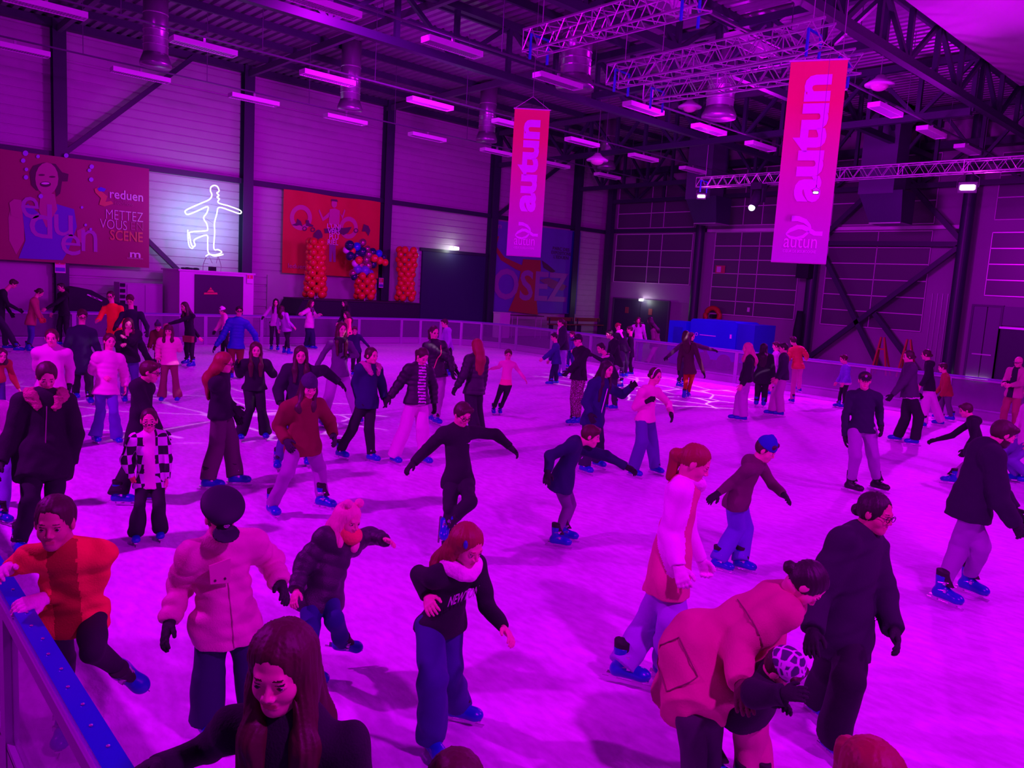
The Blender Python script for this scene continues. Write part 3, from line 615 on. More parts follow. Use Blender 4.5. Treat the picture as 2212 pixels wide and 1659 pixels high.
rr = N('ShaderNodeMapRange'); rr.inputs[3].default_value = .30; rr.inputs[4].default_value = .6; L(ad.outputs[0], rr.inputs[0]); L(rr.outputs[0], b.inputs['Roughness'])
a2 = N('ShaderNodeMath'); a2.operation = 'MULTIPLY_ADD'; a2.inputs[1].default_value = .35; L(n4.outputs['Fac'], a2.inputs[0]); L(ad.outputs[0], a2.inputs[2])
bp = N('ShaderNodeBump'); bp.inputs['Strength'].default_value = .45; bp.inputs['Distance'].default_value = .02; L(a2.outputs[0], bp.inputs['Height']); L(bp.outputs[0], b.inputs['Normal'])
arc1 = [(RX1-RR+RR*math.cos(t), RY1-RR+RR*math.sin(t)) for t in np.linspace(0, PI/2, 7)]
arc0 = [(RX0+RR-RR*math.sin(t), RY1-RR+RR*math.cos(t)) for t in np.linspace(0, PI/2, 7)]
P_ = [(RX0, -3.5), (RX1, -3.5)]+arc1+arc0
st(MB().plate([(x, y, -.03) for x, y in P_], (0, 0, .03)).build('ice_surface', ice))
# left wall: horizontal cassette cladding with real joints
prof = []; z = 0.0
while z < ZC:
    e = min(z+.30, ZC); prof += [(0, z), (0, e-.05), (.035, e-.04), (.035, e-.01), (0, e)] if int(z*10) % 9 else [(0, z), (0, e-.1), (.05, e-.08), (.05, e-.01), (0, e)]; z = e
def clad(name, x0, x1): return MB().raw([(x0, YW+d, z) for d, z in prof]+[(x1, YW+d, z) for d, z in prof], [(i, len(prof)+i, len(prof)+i+1, i+1) for i in range(len(prof)-1)]+[]).build(name, M_wall)
st(clad('wall_left', -6, XW)); st(MB().box((-6, YW+.06, -.03), (XW+.3, YW+.25, ZC+.3)).build('wall_left_back', M_steel2))
st(MB().box((XW, -8, -.03), (XW+.25, YW+.25, ZC+.3)).build('wall_right', mat('wall_right_panel', (.34, .22, .36), .5, bump=.03, bscale=2)))
for i, x in enumerate((.15, 6.5, 12.99, 19.48, 25.86, 31.98)):
    m = MB(); w = .2; m.box((x-w, YW-.42, 0), (x+w, YW-.39, ZC)); m.box((x-.02, YW-.4, 0), (x+.02, YW-.02, ZC)); m.box((x-w, YW-.06, 0), (x+w, YW-.03, ZC)); st(m.build('steel_column', M_steel))
st(MB().box((-6, YW-.2, 6.0), (XW, YW-.01, 6.2)).build('trim_1', M_steel))
st(MB().box((-6, YW-.3, ZC-.25), (XW, YW-.01, ZC)).build('trim_2', M_steel))
for a, c in ((( 6.6, YW-.3, 6.15), (10.9, YW-.3, 10.3)), ((6.6, YW-.3, 6.0), (12.9, YW-.3, 0.1)), ((26, YW-.3, 6.1), (31.9, YW-.3, 10.3))): st(MB().bar(a, c, .16, .16).build('steel_brace', M_steel))
# smooth pale doors low on the left wall
st(MB().box((-4, YW-.09, 0), (6.25, YW-.02, 2.5)).build('door_1', mat('pale_door', (.50, .40, .50), .5)))
st(MB().box((14.0, YW-.09, 0), (19.2, YW-.02, 2.5)).build('trim_3', mat('pale_door', (.5, .4, .5), .5)))
g_ = empty('door_2', (23.7, YW-.1, 0)); st(g_); MB().box((21.7, YW-.12, 0), (25.62, YW-.02, 4.05)).build('door_leaf', mat('door_dark', (.03, .02, .10), .6), g_); MB().box((21.55, YW-.16, 4.05), (25.7, YW-.02, 4.2)).build('door_frame', M_steel, g_)
st(MB().box((19.75, YW-.1, 0), (21.5, YW-.03, 4.0)).build('trim_4', mat('plain_panel', (.45, .38, .46), .55)))
# right wall glazing: dark translucent panels in thin pale frames
M_win = mat('window_dark', (.12, .07, .14), .35); M_mul = mat('mullion', (.9, .75, .9), .4)
def window(k, y0, y1, z0, z1, rows, cols, mul=M_mul):
    w = empty('window_%d' % k, (XW-.05, (y0+y1)/2, z0)); st(w); MB().box((XW-.06, y0, z0), (XW-.01, y1, z1)).build('pane', M_win, w); f = MB()
    for i in range(rows+1): z = z0+(z1-z0)*i/rows; f.box((XW-.09, y0, z-.018), (XW-.05, y1, z+.018))
    for t in cols: y = y0+(y1-y0)*t; f.box((XW-.09, y-.012, z0), (XW-.05, y+.012, z1))
    f.build('window_frame', mul, w)
window(1, 24.5, 29.8, 3.28, 6.0, 3, (0, .38, .55, 1)); window(2, 24.5, 29.8, 6.35, 8.8, 3, (0, .38, .55, 1))
window(3, 18.35, 23.1, 1.85, 6.05, 6, (0, .46, .68, 1)); window(4, 18.35, 23.1, 6.4, 9.2, 3, (0, .46, .68, 1))
window(5, 12.55, 17.0, 1.75, 6.0, 6, (0, .5, 1)); window(6, 12.55, 17.0, 6.3, 9.2, 3, (0, 1)); window(7, 5.5, 10.3, 3.4, 5.9, 4, (1,), mat('mullion_bright', (.9, .6, .9), .3, .3)); window(8, 5.5, 10.3, 6.4, 9.0, 3, (1,))
st(MB().box((XW-.04, 24.4, 2.3), (XW-.01, 30, 3.25)).build('trim_5', mat('pale_band', (.40, .24, .44), .5)))
def door(k, y0, y1, z1, mm, sill=True):
    d = empty('door_%d' % k, (XW-.05, (y0+y1)/2, 0)); st(d); m_ = (y0+y1)/2
    for a, c in ((y0, m_-.02), (m_+.02, y1)): MB().box((XW-.10, a, .01), (XW-.02, c, z1)).build('door_leaf', mm, d)
    MB().box((XW-.13, m_-.35, 1.0), (XW-.1, m_+.35, 1.05)).build('push_bar', M_alu, d)
    f = MB(); f.box((XW-.14, y0-.08, 0), (XW, y0, z1+.08)); f.box((XW-.14, y1, 0), (XW, y1+.08, z1+.08)); f.box((XW-.14, y0, z1), (XW, y1, z1+.08)); f.build('door_frame', M_steel2, d); return d
M_dd = mat('door_dark_leaf', (.05, .03, .09), .5)
dd = door(3, 25.7, 29.6, 2.28, M_dd)
for y in (26.9, 28.6): MB().box((XW-.115, y-.13, 1.5), (XW-.1, y+.13, 1.85)).build('door_notice', mat('notice_dim', (.3, .05, .08), .6), dd)
dd = door(4, 9.62, 10.6, 2.95, mat('door_purple', (.2, .12, .26), .5)); door(5, 6.8, 9.55, 2.12, M_dd)
st(MB().box((XW-.1, 6.8, 2.25), (XW-.02, 9.55, 3.0)).build('trim_6', mat('door_purple', (.2, .12, .26), .5))); st(MB().box((XW-.16, 5.6, 2.12), (XW-.05, 9.6, 2.2)).build('trim_7', M_alu))
m = MB()
for i in range(14): m.box((XW-.16, 9.75+i*.06, .02), (XW-.14, 9.79+i*.06, .06))
tag(m.build('threshold_light', mat('gap_glow', (1, 1, 1), emit=(.95, 1, .95), es=6)), 'glowing dashes standing in for light under the foot of the purple door', 'door gap light')  # emissive dashes stand in for light leaking through the door gap
# right wall round columns, bracing and beams
for y in (4.9, 11.15, 17.4, 23.75): st(MB().lathe((XW-.55, y, 0), [(.24, 0), (.24, ZC)], 24).build('steel_column', M_steel))
st(MB().box((XW-.75, 29.75, 0), (XW-.4, 30.1, ZC)).build('steel_column', M_steel))
xb = XW-.55
for a, c in (((xb, 17.2, 5.3), (xb, 13.9, .1)), ((xb, 17.2, .1), (xb, 11.3, 5.3)), ((xb, 17.3, 5.45), (xb, 11.2, 5.4)), ((xb, 17.2, 5.6), (xb, 14.2, 8.6)), ((xb, 11.3, 5.6), (xb, 14.2, 8.6))): st(MB().bar(a, c, .2, .2).build('steel_brace', M_steel))
for a, c in (((xb, 14.35, 2.4), (xb, 12.3, .1)),): st(MB().bar(a, c, .2, .2).build('steel_brace', M_steel))
st(MB().box((XW-.35, 23.7, 6.08), (XW-.05, 30, 6.28)).build('trim_8', M_steel)); st(MB().box((XW-.3, 11.3, 6.05), (XW-.08, 23.5, 6.2)).build('trim_9', M_mul))
st(MB().box((XW-.9, -8, 9.2), (XW-.3, YW, 9.5)).build('trim_10', M_steel))
m = MB()
for y in (12.25, 12.05, 11.85, 11.65): m.tube([(XW-.03, y, -.03), (XW-.03, y, 3.4)], .02, 6)
tag(m.build('conduit_pipes', M_alu), 'four thin pale conduit pipes running up the right wall beside the round column', 'pipes')
# ceiling: ribbed deck, purlins, cross beams, girders
prof = []; x = -6.0
while x < XW: prof += [(x, ZC), (x+.16, ZC), (x+.19, ZC+.07), (x+.29, ZC+.07)]; x += .32
mk('ceiling', [(x, -8, z) for x, z in prof]+[(x, YW+.2, z) for x, z in prof], [(i, i+1, len(prof)+i+1, len(prof)+i) for i in range(len(prof)-1)], mat('roof_deck', (.24, .15, .27), .35, .2, bump=.2, bscale=2, var=.3))['kind'] = S
m = MB()
for i, y in enumerate(np.arange(1, YW, 1.95)): m.box((-6, y-.05, ZC-.22), (XW, y+.05, ZC))
st(m.build('roof_purlins', M_steel))
for x in (.15, 6.5, 12.99, 19.48, 25.86, 31.98): st(MB().box((x-.07, 13, ZC-.42), (x+.07, YW, ZC-.2)).build('roof_beam', M_steel2))
st(MB().box((4, -8, ZC-.5), (29, 8.3, ZC-.42)).build('ceiling_2', mat('white_soffit', (.62, .55, .62), .6)))
def topz(x, y): return ZC-.5 if y < 8.3 and 4 < x < 29 else ZC-.02
def girder(a, c, z0, z1, n, name='roof_girder', w=.16):
    a = np.array(a, float); c = np.array(c, float); m = MB(); A = lambda t, z: tuple([*(a+(c-a)*t), z])
    m.bar(A(0, z0), A(1, z0), w*1.3, w*1.3); m.bar(A(0, z1), A(1, z1), w*1.3, w*1.3)
    for i in range(n):
        t0, t1 = i/n, (i+1)/n; m.bar(A(t0, z0), A(t0, z1), w*.8, w*.8); m.bar(*((A(t0, z0), A(t1, z1)) if i % 2 else (A(t0, z1), A(t1, z0))), w*.7, w*.7)
    return st(m.build(name, M_steel))
girder((-4, 17.9), (XW, 17.9), 8.75, 10.2, 20); girder((8, 8.5), (XW, 8.5), 8.8, 10.2, 15); girder((8, 12.9), (XW, 12.9), 9.0, 10.2, 15)
girder((25.9, 8.6), (25.9, 30), 8.6, 10.2, 14); girder((32, 8.6), (32, 30), 8.2, 10.2, 14); girder((19.5, 8.6), (19.5, 18), 9.0, 10.2, 6)
girder((XW-.6, 0), (XW-.6, 30), 7.8, 9.3, 16)
# ------------------------------------------------------------ rink barriers
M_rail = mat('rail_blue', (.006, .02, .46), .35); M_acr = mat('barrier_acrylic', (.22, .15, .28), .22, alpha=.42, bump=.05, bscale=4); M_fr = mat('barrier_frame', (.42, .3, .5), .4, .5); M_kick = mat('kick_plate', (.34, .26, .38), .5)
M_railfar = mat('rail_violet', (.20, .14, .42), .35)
def barrier(a, c, label, grp, near=False):
    a = np.array([*a, 0.]); c = np.array([*c, 0.]); d = nrmz(c-a); n = np.array([d[1], -d[0], 0]); Lp = np.linalg.norm(c-a); mid = (a+c)/2
    r_ = empty('rink_barrier', tuple(mid)); tag(r_, label, 'barrier', grp); up_ = np.array([0, 0, 1.])
    B = lambda p, q, w0, w1: MB().bar(p, q, w0, w1)
    f = MB(); f.bar(a+d*.03, a+d*.03+up_*1.0, .06, .06, upv=n); f.bar(c-d*.03, c-d*.03+up_*1.0, .06, .06, upv=n); f.bar(a+up_*.985, c+up_*.985, .05, .05); f.bar(a+up_*.24, c+up_*.24, .05, .04); f.build('frame', M_fr, r_)
    pn = MB(); w = n*.006; pn.plate([a+d*.06+up_*.26, c-d*.06+up_*.26, c-d*.06+up_*.96, a+d*.06+up_*.96], w); pn.build('clear_panel', M_acr, r_)
    k = MB(); k.bar(a+up_*.12-n*.01, c+up_*.12-n*.01, .03, .22); k.build('kick_plate', M_kick, r_)
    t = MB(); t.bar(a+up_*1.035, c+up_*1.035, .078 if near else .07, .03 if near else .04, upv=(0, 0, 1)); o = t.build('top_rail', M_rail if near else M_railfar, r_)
    if near:
        s_ = MB()
        for i in range(int(Lp/.155)): q = a+d*(.08+.155*i)+up_*1.052+n*.006*(1 if i % 2 else -1); s_.lathe(q, [(.007, 0), (.006, .003), (.002, .004)], 8)
        s_.build('screws', M_alu, r_)
        g2 = MB(); g2.bar(a+up_*.99-n*.04, c+up_*.99-n*.04, .03, .06); g2.build('under_rail', M_fr, r_)
ys = [-3.4, -1.5, .4, 2.3, 4.2, 6.1, 8.0, 10, 12, 14, 16, 18, 20, 21.6, RY1-RR]
for i in range(len(ys)-1):
    near = ys[i] < 8; barrier((RX0, ys[i]), (RX0, ys[i+1]), 'rink barrier section with a screwed bright blue rail on the near left' if near else 'rink barrier section along the left edge of the ice', 'near left rink barriers' if near else 'left rink barriers', near)
for i in range(6): barrier(arc0[6-i], arc0[5-i], 'rink barrier section in the rounded far left corner', 'far left corner barriers')
xs = np.linspace(RX0+RR, RX1-RR, 8)
for i in range(7): barrier((xs[i], RY1), (xs[i+1], RY1), 'clear-panelled rink barrier section along the far side below the stage', 'far side rink barriers')
for i in range(6): barrier(arc1[6-i], arc1[5-i], 'rink barrier section in the rounded far right corner', 'far right corner barriers')
yr = np.linspace(RY1-RR, -3.4, 14)
for i in range(13): barrier((RX1, yr[i]), (RX1, yr[i+1]), 'clear-panelled rink barrier section along the right side of the ice', 'right side rink barriers')
# ------------------------------------------------------------ ceiling light fittings
M_fit = mat('fitting_white', (.80, .62, .82), .35); M_lou = mat('louvre', (.6, .5, .65), .2, .7)
def fitting():
    r_ = empty('ceiling_light', (0, 0, 8)); L_ = .78
    b = MB(); b.box((-L_, -.17, 8.02), (L_, .17, 8.09)); b.box((-L_, -.17, 7.96), (L_, -.155, 8.03)); b.box((-L_, .155, 7.96), (L_, .17, 8.03)); b.box((-L_, -.17, 7.96), (-L_+.02, .17, 8.03)); b.box((L_-.02, -.17, 7.96), (L_, .17, 8.03)); b.build('housing', M_fit, r_)
    t = MB()
    for y in (-.09, 0, .09): t.tube([(-L_+.03, y, 8.0), (L_-.03, y, 8.0)], .013, 6)
    t.build('tube', M_white, r_); l = MB()
    for i in range(24): l.box((-L_+.06*i+.05, -.15, 7.965), (-L_+.06*i+.056, .15, 7.99))
    l.build('louvre', M_lou, r_); MB().box((-.03, -.03, 8.09), (.03, .03, 8.22)).build('hanger', M_alu, r_); return r_
f0 = fitting(); first = True
rows = [(24.6, (1.1, 4.3, 7.4, 10.8, 14.1, 17.6, 21.1, 24.5, 28), 'row of white ceiling lights nearest the left wall'), (20.05, (.8, 4.1, 7.5, 10.9, 14.4, 17.8, 21.3, 24.9, 28.3), 'second row of white ceiling lights from the left wall'),
        (14.95, (8.0, 11.3, 14.8, 18.4, 21.8, 25.0, 28.4), 'third row of white ceiling lights from the left wall'), (9.5, (11.9, 15.1, 18.6, 22.1, 25.5, 28.7), 'row of white ceiling lights by the larger hanging banner'), (4.6, (22.0, 25.5), 'row of white ceiling lights near the right edge')]
for k, (y, X_, gname) in enumerate(rows):
    for x in X_:
        o = f0 if first else clone(f0); first = False; o.location = (x, y, 8); tag(o, 'unlit white fluorescent fitting in the '+gname, 'ceiling light', gname)
    t = MB(); t.bar((X_[0]-3, y, 8.25), (X_[-1]+3, y, 8.25), .06, .035)
    for x in np.arange(X_[0]-2, X_[-1]+3, 3.4): t.bar((x, y, 8.25), (x, y, topz(x, y)), .015)
    tag(t.build('cable_tray', M_steel2), 'cable tray carrying the '+gname, 'cable tray')
# ducts
M_duct = mat('duct_metal', (.35, .28, .38), .3, .7)
def rduct(x, y, z0, r, lab):
    t = empty('air_duct', (x, y, z0)); tag(t, lab, 'duct'); MB().lathe((x, y, z0), [(r, .35), (r, ZC-z0-.02)], 24).build('pipe', M_duct, t, True); MB().lathe((x, y, z0), [(r*1.25, 0), (r*1.3, .08), (r, .35)], 24).build('nozzle', M_duct, t, True); 
    for z in (.55, .75, .95, 1.4): MB().lathe((x, y, z0), [(r*1.0, z), (r*1.03, z+.01), (r*1.03, z+.03), (r, z+.04)], 24).build('band', M_alu, t)
for a in ((7.6, 23.95, 8.2, .33, 'round air duct hanging above the smiling woman banner'), (13.9, 24.0, 8.2, .33, 'round air duct hanging above the orange banner'), (20.0, 24.0, 8.2, .33, 'round air duct hanging near the small banner top'), (16.1, 15.6, 8.2, .42, 'large round air duct hanging between the roof trusses'), (21.3, 14.3, 8.2, .42, 'round air duct hanging beyond the trusses'), (27.2, 24.0, 8.2, .33, 'farthest round air duct near the hall corner')): rduct(*a)
for (y0, y1, z0, lab) in ((22.2, 20.6, 6.1, 'square ventilation duct left of the large banner'), (14.0, 12.4, 5.95, 'square ventilation duct right of the large banner')):
    t = empty('air_handler', (31.5, (y0+y1)/2, z0)); tag(t, lab, 'duct'); MB().box((30.9, y1+.25, z0+1.1), (32.0, y0, ZC)).build('shaft', mat('duct_box', (.16, .13, .24), .4, .4), t)
    MB().raw([(30.9, y0, z0+1.2), (32.2, y0, z0+1.2), (32.2, y1-.1, z0+1.2), (30.9, y1-.1, z0+1.2), (31.1, y0-.5, z0), (32.2, y0-.5, z0), (32.2, y1-.1, z0), (31.1, y1-.1, z0)], [(0, 1, 2, 3), (4, 7, 6, 5), (0, 4, 5, 1), (1, 5, 6, 2), (2, 6, 7, 3), (3, 7, 4, 0)]).build('outlet', mat('duct_dark', (.05, .03, .1), .4, .3), t); MB().box((31.05, y1-.1, z0-.04), (32.2, y0-.5, z0)).build('trim', M_alu, t)
# aluminium trusses
def truss(a, c, s_, lab, grp=None, n=10):
    a = np.array(a, float); c = np.array(c, float); t = empty('lighting_truss', tuple(a)); tag(t, lab, 'truss', grp); d = nrmz(c-a); sx = nrmz(np.cross(d, (0, 0, 1))); uz = np.array([0, 0, 1.]); m = MB(); cr = [sx*i*s_/2+uz*j*s_/2 for i, j in ((-1, -1), (1, -1), (1, 1), (-1, 1))]; r_ = .024
    for q in cr: MB().tube([a+q, c+q], r_, 8).build('chord', M_alu, t)
    for i in range(n):
        p0 = a+(c-a)*i/n; p1 = a+(c-a)*(i+1)/n; pm = (p0+p1)/2
        for j in range(4):
            q0, q1 = cr[j], cr[(j+1) % 4]; m.tube([p0+q0, pm+q1], .011, 6); m.tube([pm+q1, p1+q0], .011, 6)
        if i % 4 == 0:
            for j in range(4): m.tube([p0+cr[j], p0+cr[(j+1) % 4]], .012, 6)
    m.build('lacing', M_alu, t)
    for q in (a, c):
        p = q+d*(.25 if q is a else -.25); MB().tube([p-sx*.22-uz*.38, p-sx*.22+uz*.05, p+sx*.22+uz*.05, p+sx*.22-uz*.38], .028, 6).build('blue_sling', mat('sling_blue', (.01, .05, .6), .5), t)
    for q in (a+d*.3, c-d*.3): MB().tube([q+uz*s_/2, (q[0], q[1], topz(q[0], q[1]))], .008, 5).build('wire', M_alu, t)
truss((10.1, 11.0, 7.1), (10.1, 7.2, 7.1), .38, 'nearest aluminium lighting truss under the roof', n=9)
truss((12.4, 10.95, 7.0), (12.45, 6.4, 7.0), .38, 'aluminium lighting truss behind the nearest one', n=10)
truss((13.9, 11.2, 7.0), (14.0, 6.6, 6.95), .34, 'aluminium lighting truss ending behind the large banner', n=10)
truss((26, 18.1, 7.08), (26.2, 2.0, 7.0), .36, 'long aluminium truss with floodlights across the right side', n=34)
# floodlights
M_glow = mat('flood_glow', (1, .6, 1), emit=(1, .55, 1), es=9)
def flood(p_, lab, s_=1, glow=M_glow):
    t = empty('floodlight', tuple(p_)); tag(t, lab, 'floodlight'); x, y, z = p_; v = nrmz(O-np.array(p_)); e = nrmz(np.cross(v, (0, 0, 1))); u = np.cross(e, v); P0 = np.array(p_)
    MB().plate([P0+e*.22*s_*i+u*.14*s_*j for i, j in ((-1, -1), (1, -1), (1, 1), (-1, 1))], -v*.14).build('housing', M_black, t)
    MB().plate([P0+v*.01+e*.18*s_*i+u*.07*s_*j for i, j in ((-1, -.7), (-.8, -1), (.8, -1), (1, -.7), (1, .7), (.8, 1), (-.8, 1), (-1, .7))], v*.01).build('lens', glow, t)
    m = MB(); m.tube([P0+e*.25*s_, P0+e*.25*s_+np.array([0, 0, .25])*s_, P0+np.array([0, 0, .42])*s_, P0-e*.25*s_+np.array([0, 0, .25])*s_, P0-e*.25*s_], .015*s_, 6); m.tube([P0+np.array([0, 0, .4])*s_, P0+np.array([0, 0, .6])*(s_ if s_ < .5 else 1)], .03*s_, 6); m.build('yoke', M_black, t)
flood(pxx(1515, 424, 26.0), 'glowing pink floodlight at the left end of the long truss', .8); flood(pxx(2090, 405, 26.05), 'brightest pink floodlight at the right end of the long truss', 1.15)
q_ = O+ray(1762, 416)*10.4; flood(q_, 'small added floodlight standing in for light shining through the large banner', .17); tag(MB().tube([q_+[0, 0, .09], (q_[0], q_[1], ZC-.5)], .003, 5).build('added_wire', M_alu), 'made-up thin wire holding the added floodlight in front of the large banner', 'wire')  # added lamp and wire stand in for light coming through the banner cloth
for q_ in (pxx(2090, 405, 25.6), pxx(1515, 424, 25.6)): lamp('POINT', tuple(q_), (0, 0, 0), 45, (.95, .01, 1), .15)
t = empty('moving_head_light', tuple(pxx(1637, 425, 26))); tag(t, 'black moving head spotlight with a white lens hanging from the long truss', 'spotlight'); P0 = pxx(1637, 425, 26)
MB().box(P0+[-.2, -.22, .25], P0+[.2, .22, .5]).build('base', M_black, t); MB().box(P0+[-.1, -.26, -.2], P0+[.1, -.2, .3]).box(P0+[-.1, .2, -.2], P0+[.1, .26, .3]).build('arm', M_black, t); MB().tube([P0+[.0, 0, .2], P0+[-.1, .02, -.15], P0+[-.22, .05, -.38]], [.14, .19, .15], 14).build('head', M_black, t, True); MB().ball(P0+[-.25, .055, -.42], .12, 14, 8).build('lens', mat('lens_glow', (1, 1, 1), emit=(.75, .95, 1), es=2.2), t, True)
for nm, (px_, py_), X0, lab in (('emergency_light', (985, 537), None, 'glowing white emergency light above the dark gate'), ('exit_light', (1385, 648), 35.05, 'glowing exit light above the back doors')):
    q = py(px_, py_, YW-.2) if X0 is None else pxx(px_, py_, X0); t = empty(nm, tuple(q)); tag(t, lab, 'light'); MB().box(q-[.16, .05, .07], q+[.16, .04, .09]).build('case', M_white, t); MB().box(q-[.15, .1, .055], q+[.1, .05, .055]).build('lamp', mat('em_glow', (1, 1, 1), emit=(.85, 1, .85), es=14), t)
    l = lamp('POINT', tuple(q-np.array([.3, .3, .1])), (0, 0, 0), 14, (.85, 1, .85), .1)
for i, (x, y, X0) in enumerate(((1290, 348, 23), (1900, 185, 24), (1490, 233, 24))):
    q = pxx(x, y, X0); t = empty('bell_lamp', tuple(q)); tag(t, ('round high-bay lamp left of the square duct', 'pale high-bay lamp right of the large banner top', 'pale high-bay lamp above the long truss')[i], 'lamp'); MB().lathe(q, [(.42, 0), (.43, .04), (.2, .18), (.1, .3)], 20).build('shade', M_fit, t, True); MB().ball(q, .26, 14, 8, (1, 1, .6)).build('diffuser', mat('bell_glass', (.8, .4, .6), .3), t, True); MB().tube([q+[0, 0, .28], [q[0], q[1], topz(q[0], q[1])+.09]], .012, 5).build('wire', M_alu, t)
# ------------------------------------------------------------ wall banners
EX, EZ = np.array([1., 0, 0]), np.array([0, 0, 1.])
def flat(name, pts, Y, m, par, th=.003): return MB().plate([py(x, y, Y) for x, y in pts], (0, -th, 0)).build(name, m, par)
def oval(cx, cy, rx, ry, n=16, a0=0, a1=2*PI): return [(cx+rx*math.cos(a0+(a1-a0)*i/n), cy+ry*math.sin(a0+(a1-a0)*i/n)) for i in range(n)]
def sheet(x0, x1, z0, z1, Y, m, par, amp=.02):
    V = []; nx, nz = 48, 24
    for j in range(nz+1):
        for i in range(nx+1):
            u, w = i/nx, j/nz; V.append((x0+(x1-x0)*u, Y+amp*math.sin(u*23+w*3)*(.3+.7*abs(math.sin(u*7))), z0+(z1-z0)*w+.02*math.sin(u*9)*(w == 1)))
    return mk('sheet', V, [(j*(nx+1)+i, j*(nx+1)+i+1, (j+1)*(nx+1)+i+1, (j+1)*(nx+1)+i) for j in range(nz) for i in range(nx)], m, par, True, org=tuple(par.location))
def ring(name, cx, cy, r, w, Y, m, par, a0=0, a1=2*PI, sq=1):
    P = [py(cx+r*math.cos(t), cy+r*sq*math.sin(t), Y) for t in np.linspace(a0, a1, 26)]; b = MB()
    Q = [py(cx+(r-w)*math.cos(t), cy+(r-w)*sq*math.sin(t), Y) for t in np.linspace(a0, a1, 26)]
    for i in range(25): b.raw([P[i], P[i+1], Q[i+1], Q[i]], [(0, 1, 2, 3)])
    return b.build(name, m, par)
# banner 1
Yb = YW-.5; t = empty('wall_banner', (7, Yb, 2.5)); tag(t, 'large crimson banner of a laughing woman reading METTEZ VOUS EN SCENE', 'banner'); a = py(-330, 322, Yb); c = py(322, 576, Yb)
sheet(a[0], c[0], 2.5, 6.02, Yb, mat('banner_crimson', (.32, .015, .08), .4, var=.1, bscale=1), t, .006)
sk_ = mat('print_skin', (.50, .10, .26), .5); bl_ = mat('print_blue', (.12, .06, .55), .5); hr_ = mat('print_hair', (.06, .005, .03), .5); lt_ = mat('print_letter', (.42, .14, .48), .5); wt_ = mat('print_white', (.85, .7, .85), .5); ye_ = mat('print_yellow', (.72, .26, .10), .5); lb_ = mat('print_bubble', (.35, .25, .85), .3)
Y1 = Yb-.012
flat('printed_arm', [(25, 440), (18, 470), (20, 520), (35, 550), (52, 520), (52, 455)], Y1, sk_, t); flat('printed_dress', [(48, 452), (60, 440), (95, 470), (120, 440), (160, 452), (166, 490), (148, 540), (135, 562), (40, 558), (55, 520)], Y1-.005, bl_, t)
flat('printed_neck', [(88, 412), (118, 420), (124, 452), (100, 492), (84, 455)], Y1-.01, sk_, t); flat('printed_hair', [(64, 372), (72, 358), (95, 351), (120, 354), (134, 372), (148, 376), (146, 392), (134, 392), (130, 418), (122, 425), (118, 400), (80, 412), (68, 400)], Y1-.012, hr_, t)
flat('printed_face', oval(101, 386, 25, 35), Y1-.02, sk_, t, .008); flat('printed_mouth', oval(98, 398, 12, 6), Y1-.03, hr_, t, .006); flat('printed_teeth', oval(98, 396, 9, 2.5), Y1-.037, wt_, t, .004)
for x, y in ((90, 378), (113, 382)): flat('printed_eye', oval(x, y, 7, 2), Y1-.03, hr_, t, .006)
flat('printed_hand', [(20, 438), (30, 430), (46, 432), (52, 452), (40, 470), (24, 466)], Y1-.015, sk_, t); flat('printed_hand', [(166, 498), (182, 490), (186, 505), (184, 530), (168, 520)], Y1-.015, sk_, t)
for s_, x, y, w, h in (('e', 46, 470, 38, 43), ('d', 64, 512, 48, 70), ('u', 117, 508, 40, 42), ('e', 132, 550, 42, 42), ('n', 176, 542, 34, 44)):
    p0 = py(x, y, Y1-.016); p1 = py(x+w, y-h, Y1-.016); text('letter', s_, p0, EX, EZ, p1[0]-p0[0], p1[2]-p0[2], lt_, t, .0)
for x, y, r_ in ((55, 331, 6), (50, 347, 5), (82, 338, 4), (57, 366, 4), (56, 383, 5), (198, 360, 5), (193, 368, 4), (197, 388, 5), (143, 336, 5), (88, 424, 5), (185, 486, 3), (196, 495, 3), (177, 448, 3)): flat('bubble', oval(x, y, r_, r_, 10), Y1-.03, lb_, t, .006)
flat('ribbon_logo', [(204, 408), (212, 404), (220, 414), (232, 424), (228, 436), (240, 434), (245, 440), (226, 446), (214, 442), (218, 428), (206, 416)], Y1-.02, ye_, t); flat('ribbon_logo_tip', [(210, 407), (218, 404), (229, 408), (225, 414), (214, 413)], Y1-.03, mat('print_royal', (.05, .08, .8), .5), t)
def wtext(nm, s_, x0, y0, x1, y1, Y, m, par, bold=0):
    """x0,y0 lower left; x1,y1 upper right of the word"""
    p0 = py(x0, y0, Y); p1 = py(x1, y1, Y); o_ = text(nm, s_, p0, EX, EZ, p1[0]-p0[0], p1[2]-py(x0, y0, Y)[2]-0, m, par, bold); return o_
def W(nm, s_, cx, cy, w, h, Y, m, par, bold=0):
    p0 = py(cx-w/2, cy, Y); p1 = py(cx+w/2, cy, Y); pm = py(cx, cy-h/2, Y); pb = py(cx, cy+h/2, Y); return text(nm, s_, (p0[0], Y, pb[2]), EX, EZ, p1[0]-p0[0], pm[2]-pb[2], m, par, bold)
W('wordmark', 'reduen', 273, 422, 72, 20, Y1-.02, wt_, t, .015); W('small_print', 'PARC DES', 262, 433, 28, 5, Y1-.02, sk_, t); W('small_print', 'EXPOSITIONS', 268, 441, 40, 6, Y1-.02, sk_, t)
